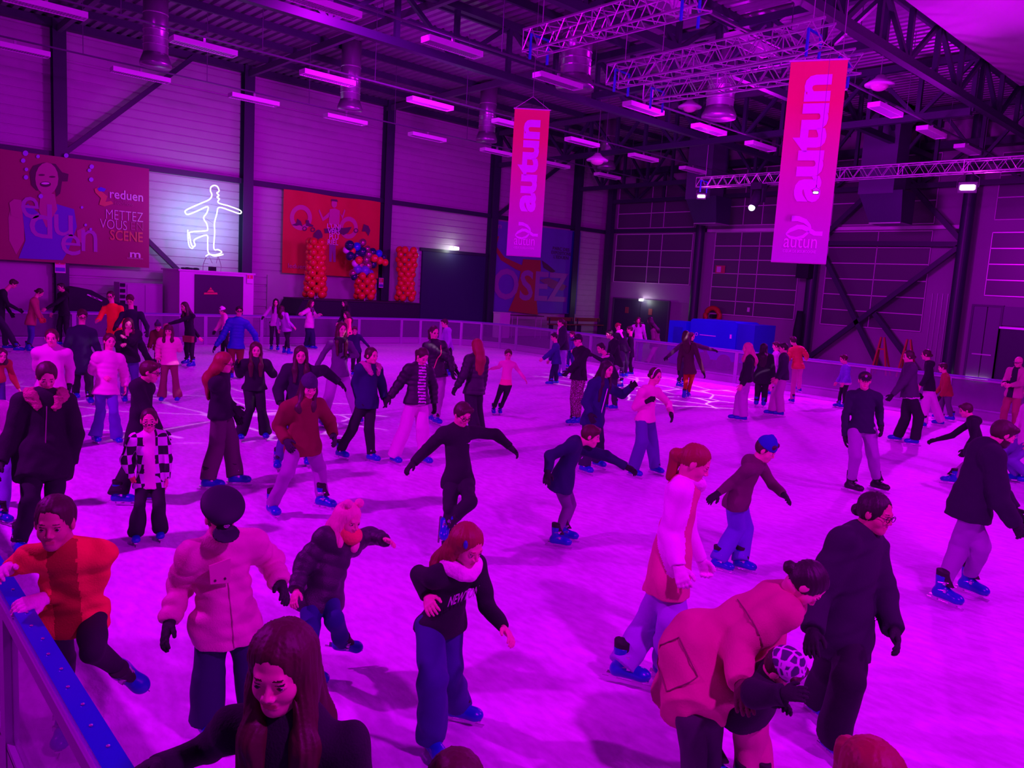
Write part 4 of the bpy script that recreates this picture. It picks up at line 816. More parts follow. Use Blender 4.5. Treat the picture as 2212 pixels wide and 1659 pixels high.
W('slogan', 'METTEZ', 269, 466, 80, 20, Y1-.02, wt_, t, -.012); W('slogan', 'VOUS', 245, 485, 58, 20, Y1-.02, wt_, t, -.012); W('slogan', 'EN', 296, 489, 26, 17, Y1-.02, sk_, t, -.01); W('slogan', 'SCENE', 273, 510, 71, 22, Y1-.02, ye_, t, .015); W('logo_mark', 'm', 292, 551, 23, 11, Y1-.02, wt_, t, .02); W('small_print', 'Le Grand Autunois Morvan', 292, 558, 34, 3, Y1-.02, wt_, t)
# banner 2
Yb = YW-.25; t = empty('wall_banner', (17, Yb, 2.65)); tag(t, 'orange banner of a person with open arms reading L\'UNIVERS PLURIEL', 'banner'); a = py(611, 500, Yb); c = py(820, 500, Yb); sheet(a[0], c[0], 2.62, 6.0, Yb, mat('banner_orange', (.68, .035, .035), .6, var=.12, bscale=1.5), t, .016); Y1 = Yb-.024; pk = mat('print_pink', (.60, .12, .30), .5); dk = mat('print_dark', (.10, .01, .08), .5)
ring('big_letter', 650, 470, 24, 9, Y1, pk, t, .6, 6.9, 1.15); ring('big_letter', 753, 492, 20, 8, Y1, pk, t, .6, 6.9, 1.2)
flat('printed_torso', [(712, 452), (724, 450), (734, 455), (733, 486), (710, 484)], Y1-.01, pk, t); flat('printed_head', oval(722, 440, 6, 9), Y1-.012, pk, t); flat('printed_hat', [(715, 434), (716, 430), (728, 431), (730, 436)], Y1-.02, dk, t); flat('printed_arm', [(711, 458), (698, 470), (690, 452), (688, 456), (697, 478), (712, 468)], Y1-.01, pk, t); flat('printed_arm', [(734, 460), (740, 474), (746, 455), (744, 452), (739, 466)], Y1-.01, pk, t)
flat('printed_legs', [(711, 528), (725, 530), (725, 566), (720, 566), (718, 540), (716, 566), (711, 565)], Y1-.01, mat('print_mauve', (.4, .1, .4), .5), t)
for x, y, r_ in ((658, 494, 5), (676, 496, 5), (687, 509, 10), (769, 498, 5)): ring('printed_wheel', x, y, r_, 2, Y1-.015, dk, t)
flat('printed_wheel_fill', oval(688, 509, 8, 13), Y1-.014, dk, t); flat('printed_boot', [(661, 475), (667, 476), (668, 482), (677, 487), (676, 490), (661, 488)], Y1-.015, dk, t); flat('printed_instruments', [(700, 494), (745, 492), (760, 490), (752, 503), (742, 508), (730, 502), (702, 504)], Y1-.012, dk, t); flat('printed_horse', [(642, 472), (650, 478), (654, 490), (648, 486), (640, 488), (630, 486), (640, 482)], Y1-.015, dk, t); flat('printed_player', [(786, 484), (796, 488), (800, 498), (796, 510), (790, 500), (782, 500)], Y1-.015, dk, t)
for i, s_ in enumerate(("L'UNI", 'VERS', 'PLU', 'RIEL')): W('slogan', s_, 721-(i == 3)*2, 489+i*11.5, (29, 26, 20, 23)[i], 11, Y1-.016, wt_, t, .02)
W('wordmark', 'leduen', 641, 575, 38, 10, Y1-.03, pk, t, .01)
# banner 3
Yb = YW-.15; t = empty('wall_banner', (29, Yb, 1.2)); tag(t, 'dim violet banner of a reaching woman reading OSEZ', 'banner'); a = py(1060, 580, Yb); c = py(1250, 580, Yb); sheet(a[0], c[0], 1.28, 5.9, Yb, mat('banner_violet', (.16, .07, .50), .6, var=.15, bscale=1), t, .016); Y1 = Yb-.024; rd = mat('print_red', (.42, .02, .06), .5)
flat('printed_edge', [(1237, 500), (1253, 502), (1240, 678), (1224, 676)], Y1, mat('print_navy', (.02, .01, .30), .5), t)
flat('printed_arm', [(1070, 512), (1078, 510), (1072, 532), (1090, 556), (1125, 572), (1140, 575), (1135, 590), (1115, 582), (1082, 562), (1066, 534)], Y1, rd, t); flat('printed_body', [(1130, 560), (1168, 562), (1168, 590), (1158, 640), (1162, 680), (1098, 672), (1112, 640), (1122, 600)], Y1-.005, rd, t)
flat('printed_arm', [(1165, 605), (1185, 600), (1225, 618), (1215, 628), (1190, 622)], Y1-.005, mat('print_plum', (.25, .02, .20), .5), t); flat('printed_hand', [(1170, 562), (1184, 572), (1200, 586), (1192, 590), (1174, 578)], Y1-.005, dk, t)
W('slogan', 'OSEZ', 1146, 617, 160, 66, Y1-.008, mat('print_lilac', (.36, .10, .44), .5), t, .02); W('logo_mark', 'm', 1077, 489, 13, 8, Y1-.02, lt_, t, .02)
for i, s_ in enumerate(('PARC DES', 'EXPOSITIONS', "L'EDUEN")): W('small_print', s_, 1212, 538+i*9, (36, 42, 32)[i], 7, Y1-.02, dk, t, .01)
# ------------------------------------------------------------ booth, neon skater and things by the left wall
t = empty('ticket_booth', (11.05, 28.9, 0)); tag(t, 'pale booth with a dark front panel carrying a red emblem, neon figure on top', 'booth')
M_bt = mat('booth_white', (.78, .66, .78), .55); MB().box((9.7, 28.02, 0), (12.4, 29.75, 2.47)).build('body', M_bt, t); MB().box((10.22, 27.97, .05), (11.98, 28.02, 2.38)).build('front_panel', mat('booth_dark', (.05, .015, .07), .6), t); MB().box((9.65, 27.98, 2.47), (12.45, 29.8, 2.53)).build('roof', M_bt, t)
e_ = MB(); q = lambda x, y: py(x, y, 27.95); e_.plate([q(440, 636), (q(470, 636))+0, q(469, 632), q(441, 632)], (0, -.01, 0)); e_.plate([q(447, 631), q(463, 631), q(459, 626), q(451, 626)], (0, -.01, 0)); e_.plate([q(452, 625), q(458, 625), q(455, 620)], (0, -.01, 0)); e_.build('emblem', mat('emblem_red', (.75, .10, .12), .5), t)
def sign(x, y, Y, w, h, lab):
    q = py(x, y, Y); t = empty('safety_sign', tuple(q)); tag(t, lab, 'sign'); MB().box(q-[w, .012, h], q+[w, 0, h]).build('panel', wt_, t); MB().box(q-[w*.9, .02, -h*.1], q+[w*.9, -.012, h*.9]).build('red_field', mat('sign_red', (.75, .05, .12), .5), t); MB().box(q-[w*.3, .03, -h*.2], q+[-w*.05, -.02, h*.8]).build('extinguisher_symbol', wt_, t)
    if lab[0] == 's': MB().box(q-[w*.9, .02, h*.8], q+[w*.9, -.012, -h*.3]).build('blue_field', bl_, t)
sign(130, 573, YW-.43, .16, .26, 'small red and blue fire sign on the column beside the laughing woman banner'); sign(540, 603, 27.96, .12, .16, 'red fire extinguisher sign on the corner of the booth'); sign(823, 611, YW-.43, .12, .22, 'small fire sign on the column behind the balloons')
Yn = 29.0; t = empty('neon_skater', (11.3, Yn, 2.53)); tag(t, 'white neon outline of a skater on one leg standing on the booth', 'neon sign')
def zz(P):
    P = [np.array(q_, float) for q_ in P]; R_ = []
    for i in range(len(P)-1):
        a, b, c, d = P[max(i-1, 0)], P[i], P[i+1], P[min(i+2, len(P)-1)]
        for k in range(4): u = k/4; R_.append(.5*(2*b+(c-a)*u+(2*a-5*b+4*c-d)*u*u+(3*b-a-3*c+d)*u**3))
    return [py(x/3.95, 300+y/3.95, Yn) for x, y in R_+[P[-1]]]
M_neon = mat('neon', (1, 1, 1), emit=(.80, 1, .88), es=1.5)
n_ = MB(); n_.tube(zz([(1870, 440), (1856, 408), (1828, 397), (1800, 412), (1796, 445), (1808, 478), (1785, 518), (1690, 560), (1588, 608), (1583, 632), (1606, 645), (1690, 612), (1772, 578), (1766, 628), (1740, 665), (1742, 690), (1764, 725), (1772, 772), (1752, 785), (1628, 795), (1618, 825), (1632, 900), (1650, 920), (1665, 905), (1655, 870), (1680, 848), (1765, 822), (1772, 880), (1778, 972), (1830, 990), (1885, 975), (1888, 960), (1860, 945), (1825, 935), (1832, 800), (1830, 720), (1850, 640), (1868, 585), (1960, 610), (2045, 638), (2052, 612), (1960, 575), (1872, 550), (1860, 530), (1872, 512), (1852, 498), (1868, 482), (1850, 462), (1866, 452)]), .024, 8, True); n_.build('tube', M_neon, t, True)
n_ = MB(); n_.tube(zz([(1603, 775), (1604, 850), (1615, 915), (1640, 935), (1650, 920)]), .021, 8); n_.tube(zz([(1755, 1002), (1785, 985), (1830, 1000), (1885, 992), (1905, 985)]), .021, 8); n_.build('blade_tube', M_neon, t, True)
n_ = MB(); n_.tube(zz([(1785, 1000), (1810, 1060), (1780, 990)]), .01, 5); n_.tube(zz([(1860, 1000), (1885, 1080), (1880, 1140)]), .012, 5); n_.tube(zz([(1860, 1000), (1845, 1060)]), .01, 5); n_.tube(zz([(1760, 1010), (1735, 1070), (1732, 1135)]), .012, 5); n_.tube(zz([(1735, 1065), (1778, 1065)]), .01, 5); n_.tube(zz([(1755, 680), (1820, 720)]), .008, 5); n_.build('stand', M_alu, t)
q = py(458, 583, Yn); MB().box((q[0]-.1, Yn-.1, 2.53), (q[0]+.12, Yn+.1, 2.68)).build('transformer', M_black, t)
lamp('AREA', (11.3, 29.3, 4.3), (11.3, 31, 4.5), 46, (.34, .66, 1), 2.4); lamp('POINT', (11.3, 28.7, 4.3), (0, 0, 0), 5, (.7, .95, 1), .8)  # extra unseen lamps spread the neon's glow over the wall
cc_ = MB()
q = py(405, 583, 28.6); [cc_.ball(q+[dx, 0, .05], .06+.02*(i % 2), 8, 6, (1.6, 1, .6)) for i, dx in enumerate((-.15, 0, .14, .3))]; tag(cc_.build('cable_coil', M_black), 'small heap of black cable lying on the booth roof', 'cable')
t = empty('wall_cabinets', (8.8, 29.6, 0)); tag(t, 'row of pale metal cabinets left of the booth', 'cabinets'); M_cb = mat('cabinet_grey', (.5, .38, .52), .5); MB().box((8.1, 29.3, 0), (9.55, 29.95, 1.95)).build('carcass', M_cb, t)
for x in (8.35, 8.95): MB().box((x, 29.27, .1), (x+.55, 29.3, 1.88)).build('door', mat('cabinet_door', (.56, .42, .58), .5), t)
m = MB(); [m.box((8.12, 29.26, 1.2+.2*i), (8.28, 29.3, 1.32+.2*i)) for i in range(4)]; m.build('vent', M_black, t)
t = empty('covered_trailer', (7, 28.4, 0)); tag(t, 'black covered curved machine standing behind the far left barrier', 'covered machine'); m = MB(); m.plate([(6.2, 28.0, 0), (8.3, 28.0, 0), (8.3, 28.0, 1.2), (7.7, 28.0, 1.3), (7.3, 28.0, 1.45), (6.9, 28.0, 1.68), (6.5, 28.0, 1.76), (6.25, 28.0, 1.7)], (0, 1.0, 0)); m.build('body', M_black, t)
m = MB(); [m.plate([(6.75+.12*i, 27.97, 1.52-.05*i), (6.95+.12*i, 27.97, 1.42-.05*i), (6.98+.12*i, 27.97, 1.45-.05*i), (6.78+.12*i, 27.97, 1.55-.05*i)], (0, .02, 0)) for i in range(3)]; m.build('chrome_strip', M_alu, t); m = MB(); [m.box((7.2+.05*i, 27.96, .9), (7.22+.05*i, 28, 1.2)) for i in range(18)]; m.build('slats', M_steel2, t)
t = empty('stage_platform', (17.2, 29, 0)); tag(t, 'black-skirted stage platform carrying the balloon columns', 'stage'); MB().plate([(14.25, 28.25, 0), (20.2, 28.25, 0), (20.2, 28.25, 1.6), (14.55, 28.25, 1.6), (14.25, 28.25, 1.05)], (0, 1.7, 0)).build('skirt', M_black, t); MB().box((14.55, 28.2, 1.6), (20.25, 30.0, 1.64)).build('deck', mat('deck_black', (.02, .01, .03), .5), t)
# balloons
bm_ = {}
def balloon(par, p_, r_, mm):
    if 'me' not in bm_:
        b = MB().ball((0, 0, 0), 1, 16, 12); me = bpy.data.meshes.new('balloon'); me.from_pydata(b.V, [], b.F); me.materials.append(mm); [setattr(p, 'use_smooth', True) for p in me.polygons]; bm_['me'] = me; bm_[mm.name] = me
    if mm.name not in bm_: me = bm_['me'].copy(); me.materials[0] = mm; bm_[mm.name] = me
    o = bpy.data.objects.new('balloon', bm_[mm.name]); col.objects.link(o); o.parent = par; o.location = np.array(p_)-np.array(par.location); o.scale = (r_, r_, r_*1.08); o.rotation_euler = (random.random()*.5, random.random()*.5, 0)
BR = mat('balloon_red', (.75, .012, .03), .15, coat=.5); BC = [mat('balloon_navy', (.012, .01, .10), .12, coat=.6), mat('balloon_blue', (.02, .08, .75), .12, coat=.6), mat('balloon_orange', (.85, .06, .04), .15, coat=.5), mat('balloon_white', (.85, .75, .9), .2, coat=.4), mat('balloon_chrome', (.55, .1, .3), .1, .7), mat('balloon_violet', (.15, .06, .6), .12, coat=.6)]
for (x, z1, bulge, lab) in ((15.4, 3.95, 0, 'left red balloon column on the stage'), (17.75, 2.75, 1, 'central red balloon column topped by a cluster of coloured balloons'), (19.85, 3.95, 2, 'right red balloon column with a narrow waist')):
    t = empty('balloon_column', (x, 28.9, 1.64)); tag(t, lab, 'balloons'); z = 1.84; k = 0; MB().tube([(x, 28.9, 1.64), (x, 28.9, z1)], .03, 8).build('pole', M_white, t)
    while z < z1:
        f = (z-1.64)/2.3; R_ = .27+(.11*max(0, 1-f*1.7) if bulge == 0 else (.06 if bulge == 1 else .12*abs(math.cos(f*3.6))-.04))
        for j in range(5): a_ = j*2*PI/5+k*.63; balloon(t, (x+R_*math.cos(a_), 28.9+R_*math.sin(a_), z), .16, BR)
        z += .21; k += 1
    if bulge == 1:
        for (px_, py_, ci, r_) in ((755, 530, 0, 11), (770, 533, 1, 10), (748, 540, 3, 8), (761, 542, 2, 8), (756, 553, 0, 10), (770, 553, 0, 11), (782, 544, 0, 11), (793, 538, 4, 8), (783, 524, 4, 9), (796, 550, 4, 10), (804, 545, 0, 10), (818, 548, 1, 9), (809, 558, 2, 9), (820, 563, 2, 9), (829, 556, 0, 7), (832, 567, 2, 8), (791, 561, 4, 10), (775, 562, 2, 9), (767, 569, 3, 8), (779, 573, 4, 9), (795, 574, 4, 10), (806, 571, 0, 9), (772, 582, 5, 10), (788, 585, 5, 12), (762, 590, 4, 9), (800, 590, 5, 8), (765, 598, 0, 8)): 
            p_ = py(px_, py_, 28.85+random.uniform(-.12, .12)); balloon(t, p_, r_*.0183, BC[ci])
# ------------------------------------------------------------ right side things
t = empty('generator_trailer', (25.7, 15.9, 0)); tag(t, 'large bright blue generator housing behind the right barrier', 'generator'); MG = mat('machine_blue', (.01, .02, .62), .4); MG2 = mat('machine_blue_dark', (.01, .012, .40), .45)
MB().plate([(25, 17.2, .35), (25, 15.2, .35), (25, 15.2, 1.78), (25, 15.3, 1.82), (25, 17.1, 1.82), (25, 17.2, 1.75)], (1.5, 0, 0)).build('body', MG, t); MB().box((25.05, 15.2, .35), (26.5, 14.5, 1.76)).build('rear_panel', MG2, t); m = MB()
for y in (16.5, 15.6): m.tube([(24.95, y, .3), (25.2, y, .3)], .3, 16)
m.build('wheel', M_black, t); m = MB().tube([(24.96, 16.7+.36*math.cos(a), .42+.36*math.sin(a)) for a in np.linspace(.3, PI-.3, 10)], .05, 6); m.build('mudguard', M_black, t); MB().box((24.985, 16.75, 1.22), (25, 16.05, 1.245)).build('pale_stripe', wt_, t); MB().tube([(24.99, 16.9+.06*math.cos(a), 1.24+.06*math.sin(a)) for a in np.linspace(0, 2*PI, 13)[:-1]], .01, 5, True).build('ring_mark', wt_, t); MB().box((24.98, 15.45, 1.2), (25, 15.38, 1.35)).build('handle', wt_, t)
t = empty('blue_cabinet', (25.3, 17.8, 0)); tag(t, 'small blue cabinet left of the generator housing', 'cabinet'); MB().box((25, 17.4, .5), (25.7, 18.2, 1.68)).build('body', MG, t); MB().box((24.97, 17.55, .8), (25, 17.95, 1.45)).build('grille', MG2, t); MB().box((25.1, 17.45, 0), (25.6, 18.15, .5)).build('base', MG2, t)
q = pxx(1540, 683, 34.9); t = empty('fire_hose_reel', tuple(q)); tag(t, 'red fire hose reel on the wall behind the generator', 'hose reel'); MB().tube([q+[-.05, .42*math.cos(a), .42*math.sin(a)] for a in np.linspace(0, 2*PI, 25)[:-1]], .13, 10, True).build('hose', mat('reel_red', (.6, .03, .03), .5), t, True); MB().tube([q+[-.2, 0, 0], q+[.28, 0, 0]], .1, 10).build('hub', M_black, t)
q = pxx(1556, 582, 35.1); t = empty('notice_board', tuple(q)); tag(t, 'small red and white notice high on the right wall', 'notice'); MB().box(q-[.02, .28, .2], q+[0, .28, .2]).build('panel', mat('notice_red', (.6, .08, .12), .6), t); MB().box(q-[.03, .05, .15], q+[-.02, .2, .15]).build('white_block', wt_, t)
q = pxx(1617, 669, 35.1); tag(MB().box(q-[.02, .07, .11], q+[0, .07, .11]).build('wall_notice', wt_), 'small white notice on the dark glazing above the generator', 'notice')
q = pxx(1722, 715, 33.8); t = empty('rolled_banner', (q[0], q[1], 0)); tag(t, 'upright black padded roll leaning by the round column', 'padding'); MB().tube([(q[0], q[1], 0), (q[0], q[1]-.02, 1.4), (q[0], q[1]-.05, 2.3)], [.18, .2, .14], 12).build('padding_roll', M_black, t, True)
for (x, y, lab) in ((1737, 594, 'black loudspeaker under the large banner corner'),):
    q = pxx(x-1, y-7, 34.2); t = empty('loudspeaker', tuple(q)); tag(t, lab, 'loudspeaker'); MB().box(q-[.25, .35, .3], q+[.25, .25, .35]).build('cabinet', M_black, t); MB().tube([q+[.2, 0, 0], [34.6, q[1], q[2]]], .03, 6).build('bracket', M_steel, t)
for (x, y, X0, lab) in ((1905, 745, 31.5, 'red folding A-frame stand behind the right barrier'), (1962, 745, 31.5, 'second red folding stand closer to the round column')):
    q = gz(x, y+45, 0) if False else pxx(x, y, X0); t = empty('folding_stand', (X0, q[1], 0)); tag(t, lab, 'stand'); m = MB(); [m.bar((X0+dx, q[1]+s_*.3, 0), (X0, q[1]+s_*.06, 1.5), .06) for s_ in (-1, 1) for dx in (0, .4)]; m.build('legs', mat('stand_red', (.5, .02, .04), .5), t); MB().box((X0-.02, q[1]-.16, 1.0), (X0+.02, q[1]+.16, 1.06)).build('crossbar', mat('stand_red', (.5, .02, .04), .5), t)
# benches and poles below the OSEZ banner
for i, (x, y) in enumerate(((1275, 697), (1216, 700))):
    q = py(x, y, 28.6); t = empty('wooden_bench', (q[0], 28.6, 0)); tag(t, ('dark red bench standing nearest the hall corner', 'dark red bench below the right edge of the OSEZ banner')[i], 'bench'); mb_ = mat('bench_red', (.22, .03, .05), .6); MB().box((q[0]-1, 28.45, .75), (q[0]+1, 28.8, .8)).build('seat', mb_, t); MB().box((q[0]-1, 28.8, .95), (q[0]+1, 28.84, 1.15)).build('backrest', mb_, t); [MB().box((q[0]+s_*.85-.03, 28.5, 0), (q[0]+s_*.85+.03, 28.78, .75)).box((q[0]+s_*.85-.03, 28.76, .7), (q[0]+s_*.85+.03, 28.8, 1.1)).build('leg', M_steel, t) for s_ in (-1, 1)]
t = empty('folding_table', (27.5, 29, 0)); tag(t, 'white-legged folding table under the OSEZ banner', 'table'); MB().box((26.6, 28.7, 1.15), (28.5, 29.3, 1.2)).build('tabletop', mat('table_dark', (.1, .03, .08), .5), t); [MB().tube([(x, y, 0), (x, y, 1.15)], .02, 6).build('leg', M_alu, t) for x in (26.7, 28.4) for y in (28.8, 29.2)]
t = empty('pale_box', (26.3, 29.4, 0)); tag(t, 'pale box standing at the foot of the dark gate', 'box'); MB().box((25.85, 29.2, 0), (26.55, 29.7, 1.25)).build('body', M_bt, t); MB().box((25.83, 29.18, 1.25), (26.57, 29.72, 1.3)).build('lid', M_bt, t)
# ------------------------------------------------------------ hanging town banners
def flag(topc, topr, bot, dist, Ht, Wd, lab, top_px):
    C0 = O+ray(*topc)*dist; v = nrmz([C0[0], C0[1], 0]); e = np.array([v[1], -v[0], 0]); U = np.array([0, 0, 1.]); t = empty('hanging_banner', tuple(C0-U*Ht)); tag(t, lab, 'banner')
    base_ = C0-U*Ht; V = []; nx, nz = 8, 30
    for j in range(nz+1):
        for i in range(nx+1): V.append(base_+e*(i/nx-.5)*Wd+U*Ht*j/nz+v*(.005*math.sin(j*.9+i*.2)))
    # printed cloth shades from red at the top to magenta at the foot
    m = mat('flag_print', (.9, .03, .2), .55)
    if not m.get('done'):
        m['done'] = 1; nt = m.node_tree; tc = nt.nodes.new('ShaderNodeTexCoord'); sx = nt.nodes.new('ShaderNodeSeparateXYZ'); r_ = nt.nodes.new('ShaderNodeValToRGB'); nt.links.new(tc.outputs['Generated'], sx.inputs[0]); nt.links.new(sx.outputs['Z'], r_.inputs[0]); nt.links.new(r_.outputs[0], nt.nodes['Principled BSDF'].inputs['Base Color']); r_.color_ramp.elements[0].color = (.55, .03, .60, 1); r_.color_ramp.elements[1].color = (.95, .03, .14, 1); r_.color_ramp.elements[1].position = .8
        x_ = r_.color_ramp.elements.new(.4); x_.color = (.72, .03, .42, 1)
    mk('sheet', V, [(j*(nx+1)+i, j*(nx+1)+i+1, (j+1)*(nx+1)+i+1, (j+1)*(nx+1)+i) for j in range(nz) for i in range(nx)], m, t, True, org=tuple(t.location))
    MB().tube([C0-e*Wd*.53, C0+e*Wd*.53], .014, 8).build('rod', M_white, t); MB().tube([base_-e*Wd*.5, base_+e*Wd*.5], .01, 8).build('rod', mat('rod_pink', (.6, .1, .5), .5), t); Hk = C0+U*.24*Wd/.7; MB().tube([C0-e*Wd*.5, Hk, C0+e*Wd*.5], .005, 5).build('cord', M_white, t); MB().tube([Hk, (Hk[0], Hk[1], topz(Hk[0], Hk[1]))], .004, 5).build('wire', M_alu, t)
    ink = mat('flag_letter', (.92, .45, 1.0), .5); n = -v; off = .008
    B = lambda u, w: base_+e*(u-.5)*Wd+U*w*Ht+n*off
    text('big_lettering', 'autun', B(.765, .305), U, -e, .625*Ht, .60*Wd, ink, t, .045, .0)
    text('small_lettering', 'autun', B(.20, .075), e, U, .60*Wd, .055*Ht, mat('flag_letter_pale', (1.0, .7, 1.0), .5), t, 0, .0); text('tag_line', 'C\u0152UR DE BOURGOGNE', B(.2, .05), e, U, .6*Wd, .014*Ht, mat('flag_letter_pale', (1.0, .7, 1.0), .5), t, .01, .0)
    def stroke(pts, ws):
        P = [B(a, b) for a, b in pts]; L_, R_ = [], []
        for i, p_ in enumerate(P): d = nrmz(P[min(i+1, len(P)-1)]-P[max(i-1, 0)]); s_ = np.cross(n, d); L_.append(p_+s_*ws[i]*Wd/2); R_.append(p_-s_*ws[i]*Wd/2)
        b = MB(); k = len(P); b.raw(L_+R_, [(i, i+1, k+i+1, k+i) for i in range(k-1)]); b.build('leaf_emblem', ink, t)
    stroke([(.30, .222), (.42, .222), (.55, .210), (.63, .190), (.67, .175)], [.11, .10, .085, .06, .01]); stroke([(.22, .143), (.30, .163), (.42, .180), (.52, .180), (.62, .168), (.74, .150), (.88, .150)], [.02, .07, .09, .09, .09, .085, .085]); stroke([(.22, .143), (.30, .128), (.42, .122), (.54, .133), (.64, .160)], [.02, .05, .06, .06, .04])
C_ = lambda p_, D: O+ray(*p_)*D
flag((1150, 236), None, None, 16.2, 3.06, .74, 'smaller hanging pink banner lettered autun near the middle of the hall', None)
flag((1770, 130), None, None, 11.2, 2.92, .78, 'large hanging pink banner lettered autun on the right', None)
# special cloths
def special(name, build): m = bpy.data.materials.new(name); m.use_nodes = True; build(m.node_tree, m.node_tree.nodes['Principled BSDF']); return m
def _plaid(nt, b):
    tc = nt.nodes.new('ShaderNodeTexCoord'); ck = nt.nodes.new('ShaderNodeTexChecker'); ck.inputs['Scale'].default_value = 12; ck.inputs[1].default_value = (.75, .6, .8, 1); ck.inputs[2].default_value = (.02, .01, .03, 1); nt.links.new(tc.outputs['Object'], ck.inputs[0]); nt.links.new(ck.outputs[0], b.inputs['Base Color']); b.inputs['Roughness'].default_value = .9
def _spark(nt, b):
    tc = nt.nodes.new('ShaderNodeTexCoord'); v = nt.nodes.new('ShaderNodeTexVoronoi'); v.inputs['Scale'].default_value = 55; r = nt.nodes.new('ShaderNodeValToRGB'); r.color_ramp.elements[0].position = .22; r.color_ramp.elements[0].color = (.8, .5, .8, 1); r.color_ramp.elements[1].position = .4; r.color_ramp.elements[1].color = (.12, .02, .06, 1); nt.links.new(tc.outputs['Object'], v.inputs[0]); nt.links.new(v.outputs['Distance'], r.inputs[0]); nt.links.new(r.outputs[0], b.inputs['Base Color'])
def _knit(nt, b):
    tc = nt.nodes.new('ShaderNodeTexCoord'); v = nt.nodes.new('ShaderNodeTexVoronoi'); v.feature = 'DISTANCE_TO_EDGE'; v.inputs['Scale'].default_value = 22; r = nt.nodes.new('ShaderNodeValToRGB'); r.color_ramp.elements[0].position = .08; r.color_ramp.elements[0].color = (.75, .45, .8, 1); r.color_ramp.elements[1].position = .14; r.color_ramp.elements[1].color = (.06, .02, .12, 1); nt.links.new(tc.outputs['Object'], v.inputs[0]); nt.links.new(v.outputs['Distance'], r.inputs[0]); nt.links.new(r.outputs[0], b.inputs['Base Color'])
SPEC = dict(PLAID=special('checked_cloth', _plaid), SPARK=special('sequin_cloth', _spark), KNIT=special('patterned_knit', _knit))
# ------------------------------------------------------------ the skaters (joints sighted in the photograph, depth from the ice)
BLK = (.012, .006, .02); DK = (.03, .012, .05); NAVY = (.012, .02, .16); JEAN = (.07, .06, .24); LJ = (.22, .13, .55); DJ = (.012, .012, .13)
PNK = (.78, .30, .50); LIL = (.45, .14, .45); MAUVE = (.30, .08, .30); WHT = (.85, .7, .85); MAR = (.16, .006, .03); GL = (.01, .006, .015)
p = person
# nearest figures
F1 = p('foreground girl with long dark hair and black jacket, one arm stretched to the left', 1.66, -22, 'sweater', BLK, 'straight', BLK, 'vlong', 'brown', h=(606, 1440), hz=1.53, n=(628, 1562), hp=14, hl=.62, gl=GL, ea=(452, 1615), wa=(335, 1662), hem=.04)
p('brown-haired child at the bottom edge, only the crown of the head in view', 1.36, 10, 'sweater', DK, 'straight', DK, 'short', 'brown', h=(985, 1722), hz=1.25)
p('auburn-haired person at the bottom right corner, only the crown of the head in view', 1.5, 30, 'sweater', MAR, 'straight', DK, 'pony', 'red', h=(1888, 1702), hz=1.36)
F2 = p('child in an orange zipped jacket with painted front shade gripping the blue barrier rail', 1.5, -12, 'sweater', [(.95, .07, .06), (.42, .01, .02)], 'skinny', BLK, 'pony', 'dark', h=(118, 1128), hz=1.38, n=(140, 1190), p=(158, 1318), ea=(62, 1205), wa=(20, 1228), eb=(200, 1262), wb=(98, 1292), ka=(135, 1420), fa=(140, 1560), kb=(200, 1405), fb=(262, 1448), lb=.55, tb=60, yb=20, gl=(.85, .4, .65), skin=1, hy=-15, hp=8, bulk=.004, extra='zipd')  # second top colour paints shade down the jacket front
CAPP = p('skater in a shiny pink puffer jacket and dark peaked cap with a silver badge', 1.58, 14, 'puffer+collar', (.74, .20, .42), 'wide', (.02, .01, .08), 'low_bun', 'brown', h=(478, 1120), fa=(446, 1548), fb=(552, 1530), p=(488, 1335), n=(478, 1172), ea=(390, 1262), wa=(366, 1345), eb=(585, 1212), wb=(606, 1262), gl=GL, extra='cap bakercap', hp=38, hl=.2, hem=.075, capc=(.012, .012, .03), curl=.25)
EARS = p('child with a pink bear-eared hood and red scarf leaning to the right in jeans', 1.3, 40, 'puffer', (.03, .01, .04), 'straight', (.012, .016, .16), 'long', 'pink', h=(752, 1122), n=(735, 1160), p=(692, 1290), ea=(655, 1220), wa=(640, 1275), eb=(798, 1155), wb=(832, 1166), ka=(668, 1370), fa=(676, 1440), kb=(722, 1335), fb=(740, 1388), lb=.2, extra='snood', sc=(.80, .05, .12), sns=1.35, hp=15, hl=.2, yb=80)
NEWT = p('red-haired girl in a black sweatshirt with white lettering and a pale pink snood', 1.46, 42, 'sweater', BLK, 'wide', (.03, .022, .19), 'long', 'red', h=(1010, 1178), n=(988, 1222), p=(952, 1340), ea=(905, 1238), wa=(922, 1288), eb=(1052, 1308), wb=(1088, 1356), ka=(935, 1470), fa=(932, 1588), kb=(970, 1450), fb=(988, 1520), extra='snood back', sc=(.92, .6, .8), sns=1.15, hp=26, hl=.36, hem=.03, ya=25, yb=70)
p('curly ponytailed woman in a pink fleece gilet with white fleece sleeves and pale jeans', 1.72, 80, 'fleece+collar', [(.70, .10, .26), (.95, .55, .9)], 'wide', (.34, .15, .60), 'pony', 'red', h=(1503, 1000), n=(1478, 1050), p=(1445, 1232), ea=(1443, 1150), wa=(1466, 1225), ka=(1405, 1340), fa=(1345, 1432), kb=(1452, 1340), fb=(1438, 1428), la=.16, extra='snood', sc=(.9, .6, .8), split='sleeves', hp=28, hl=.34, hem=.09, gl=(.9, .5, .8), curl=.8)
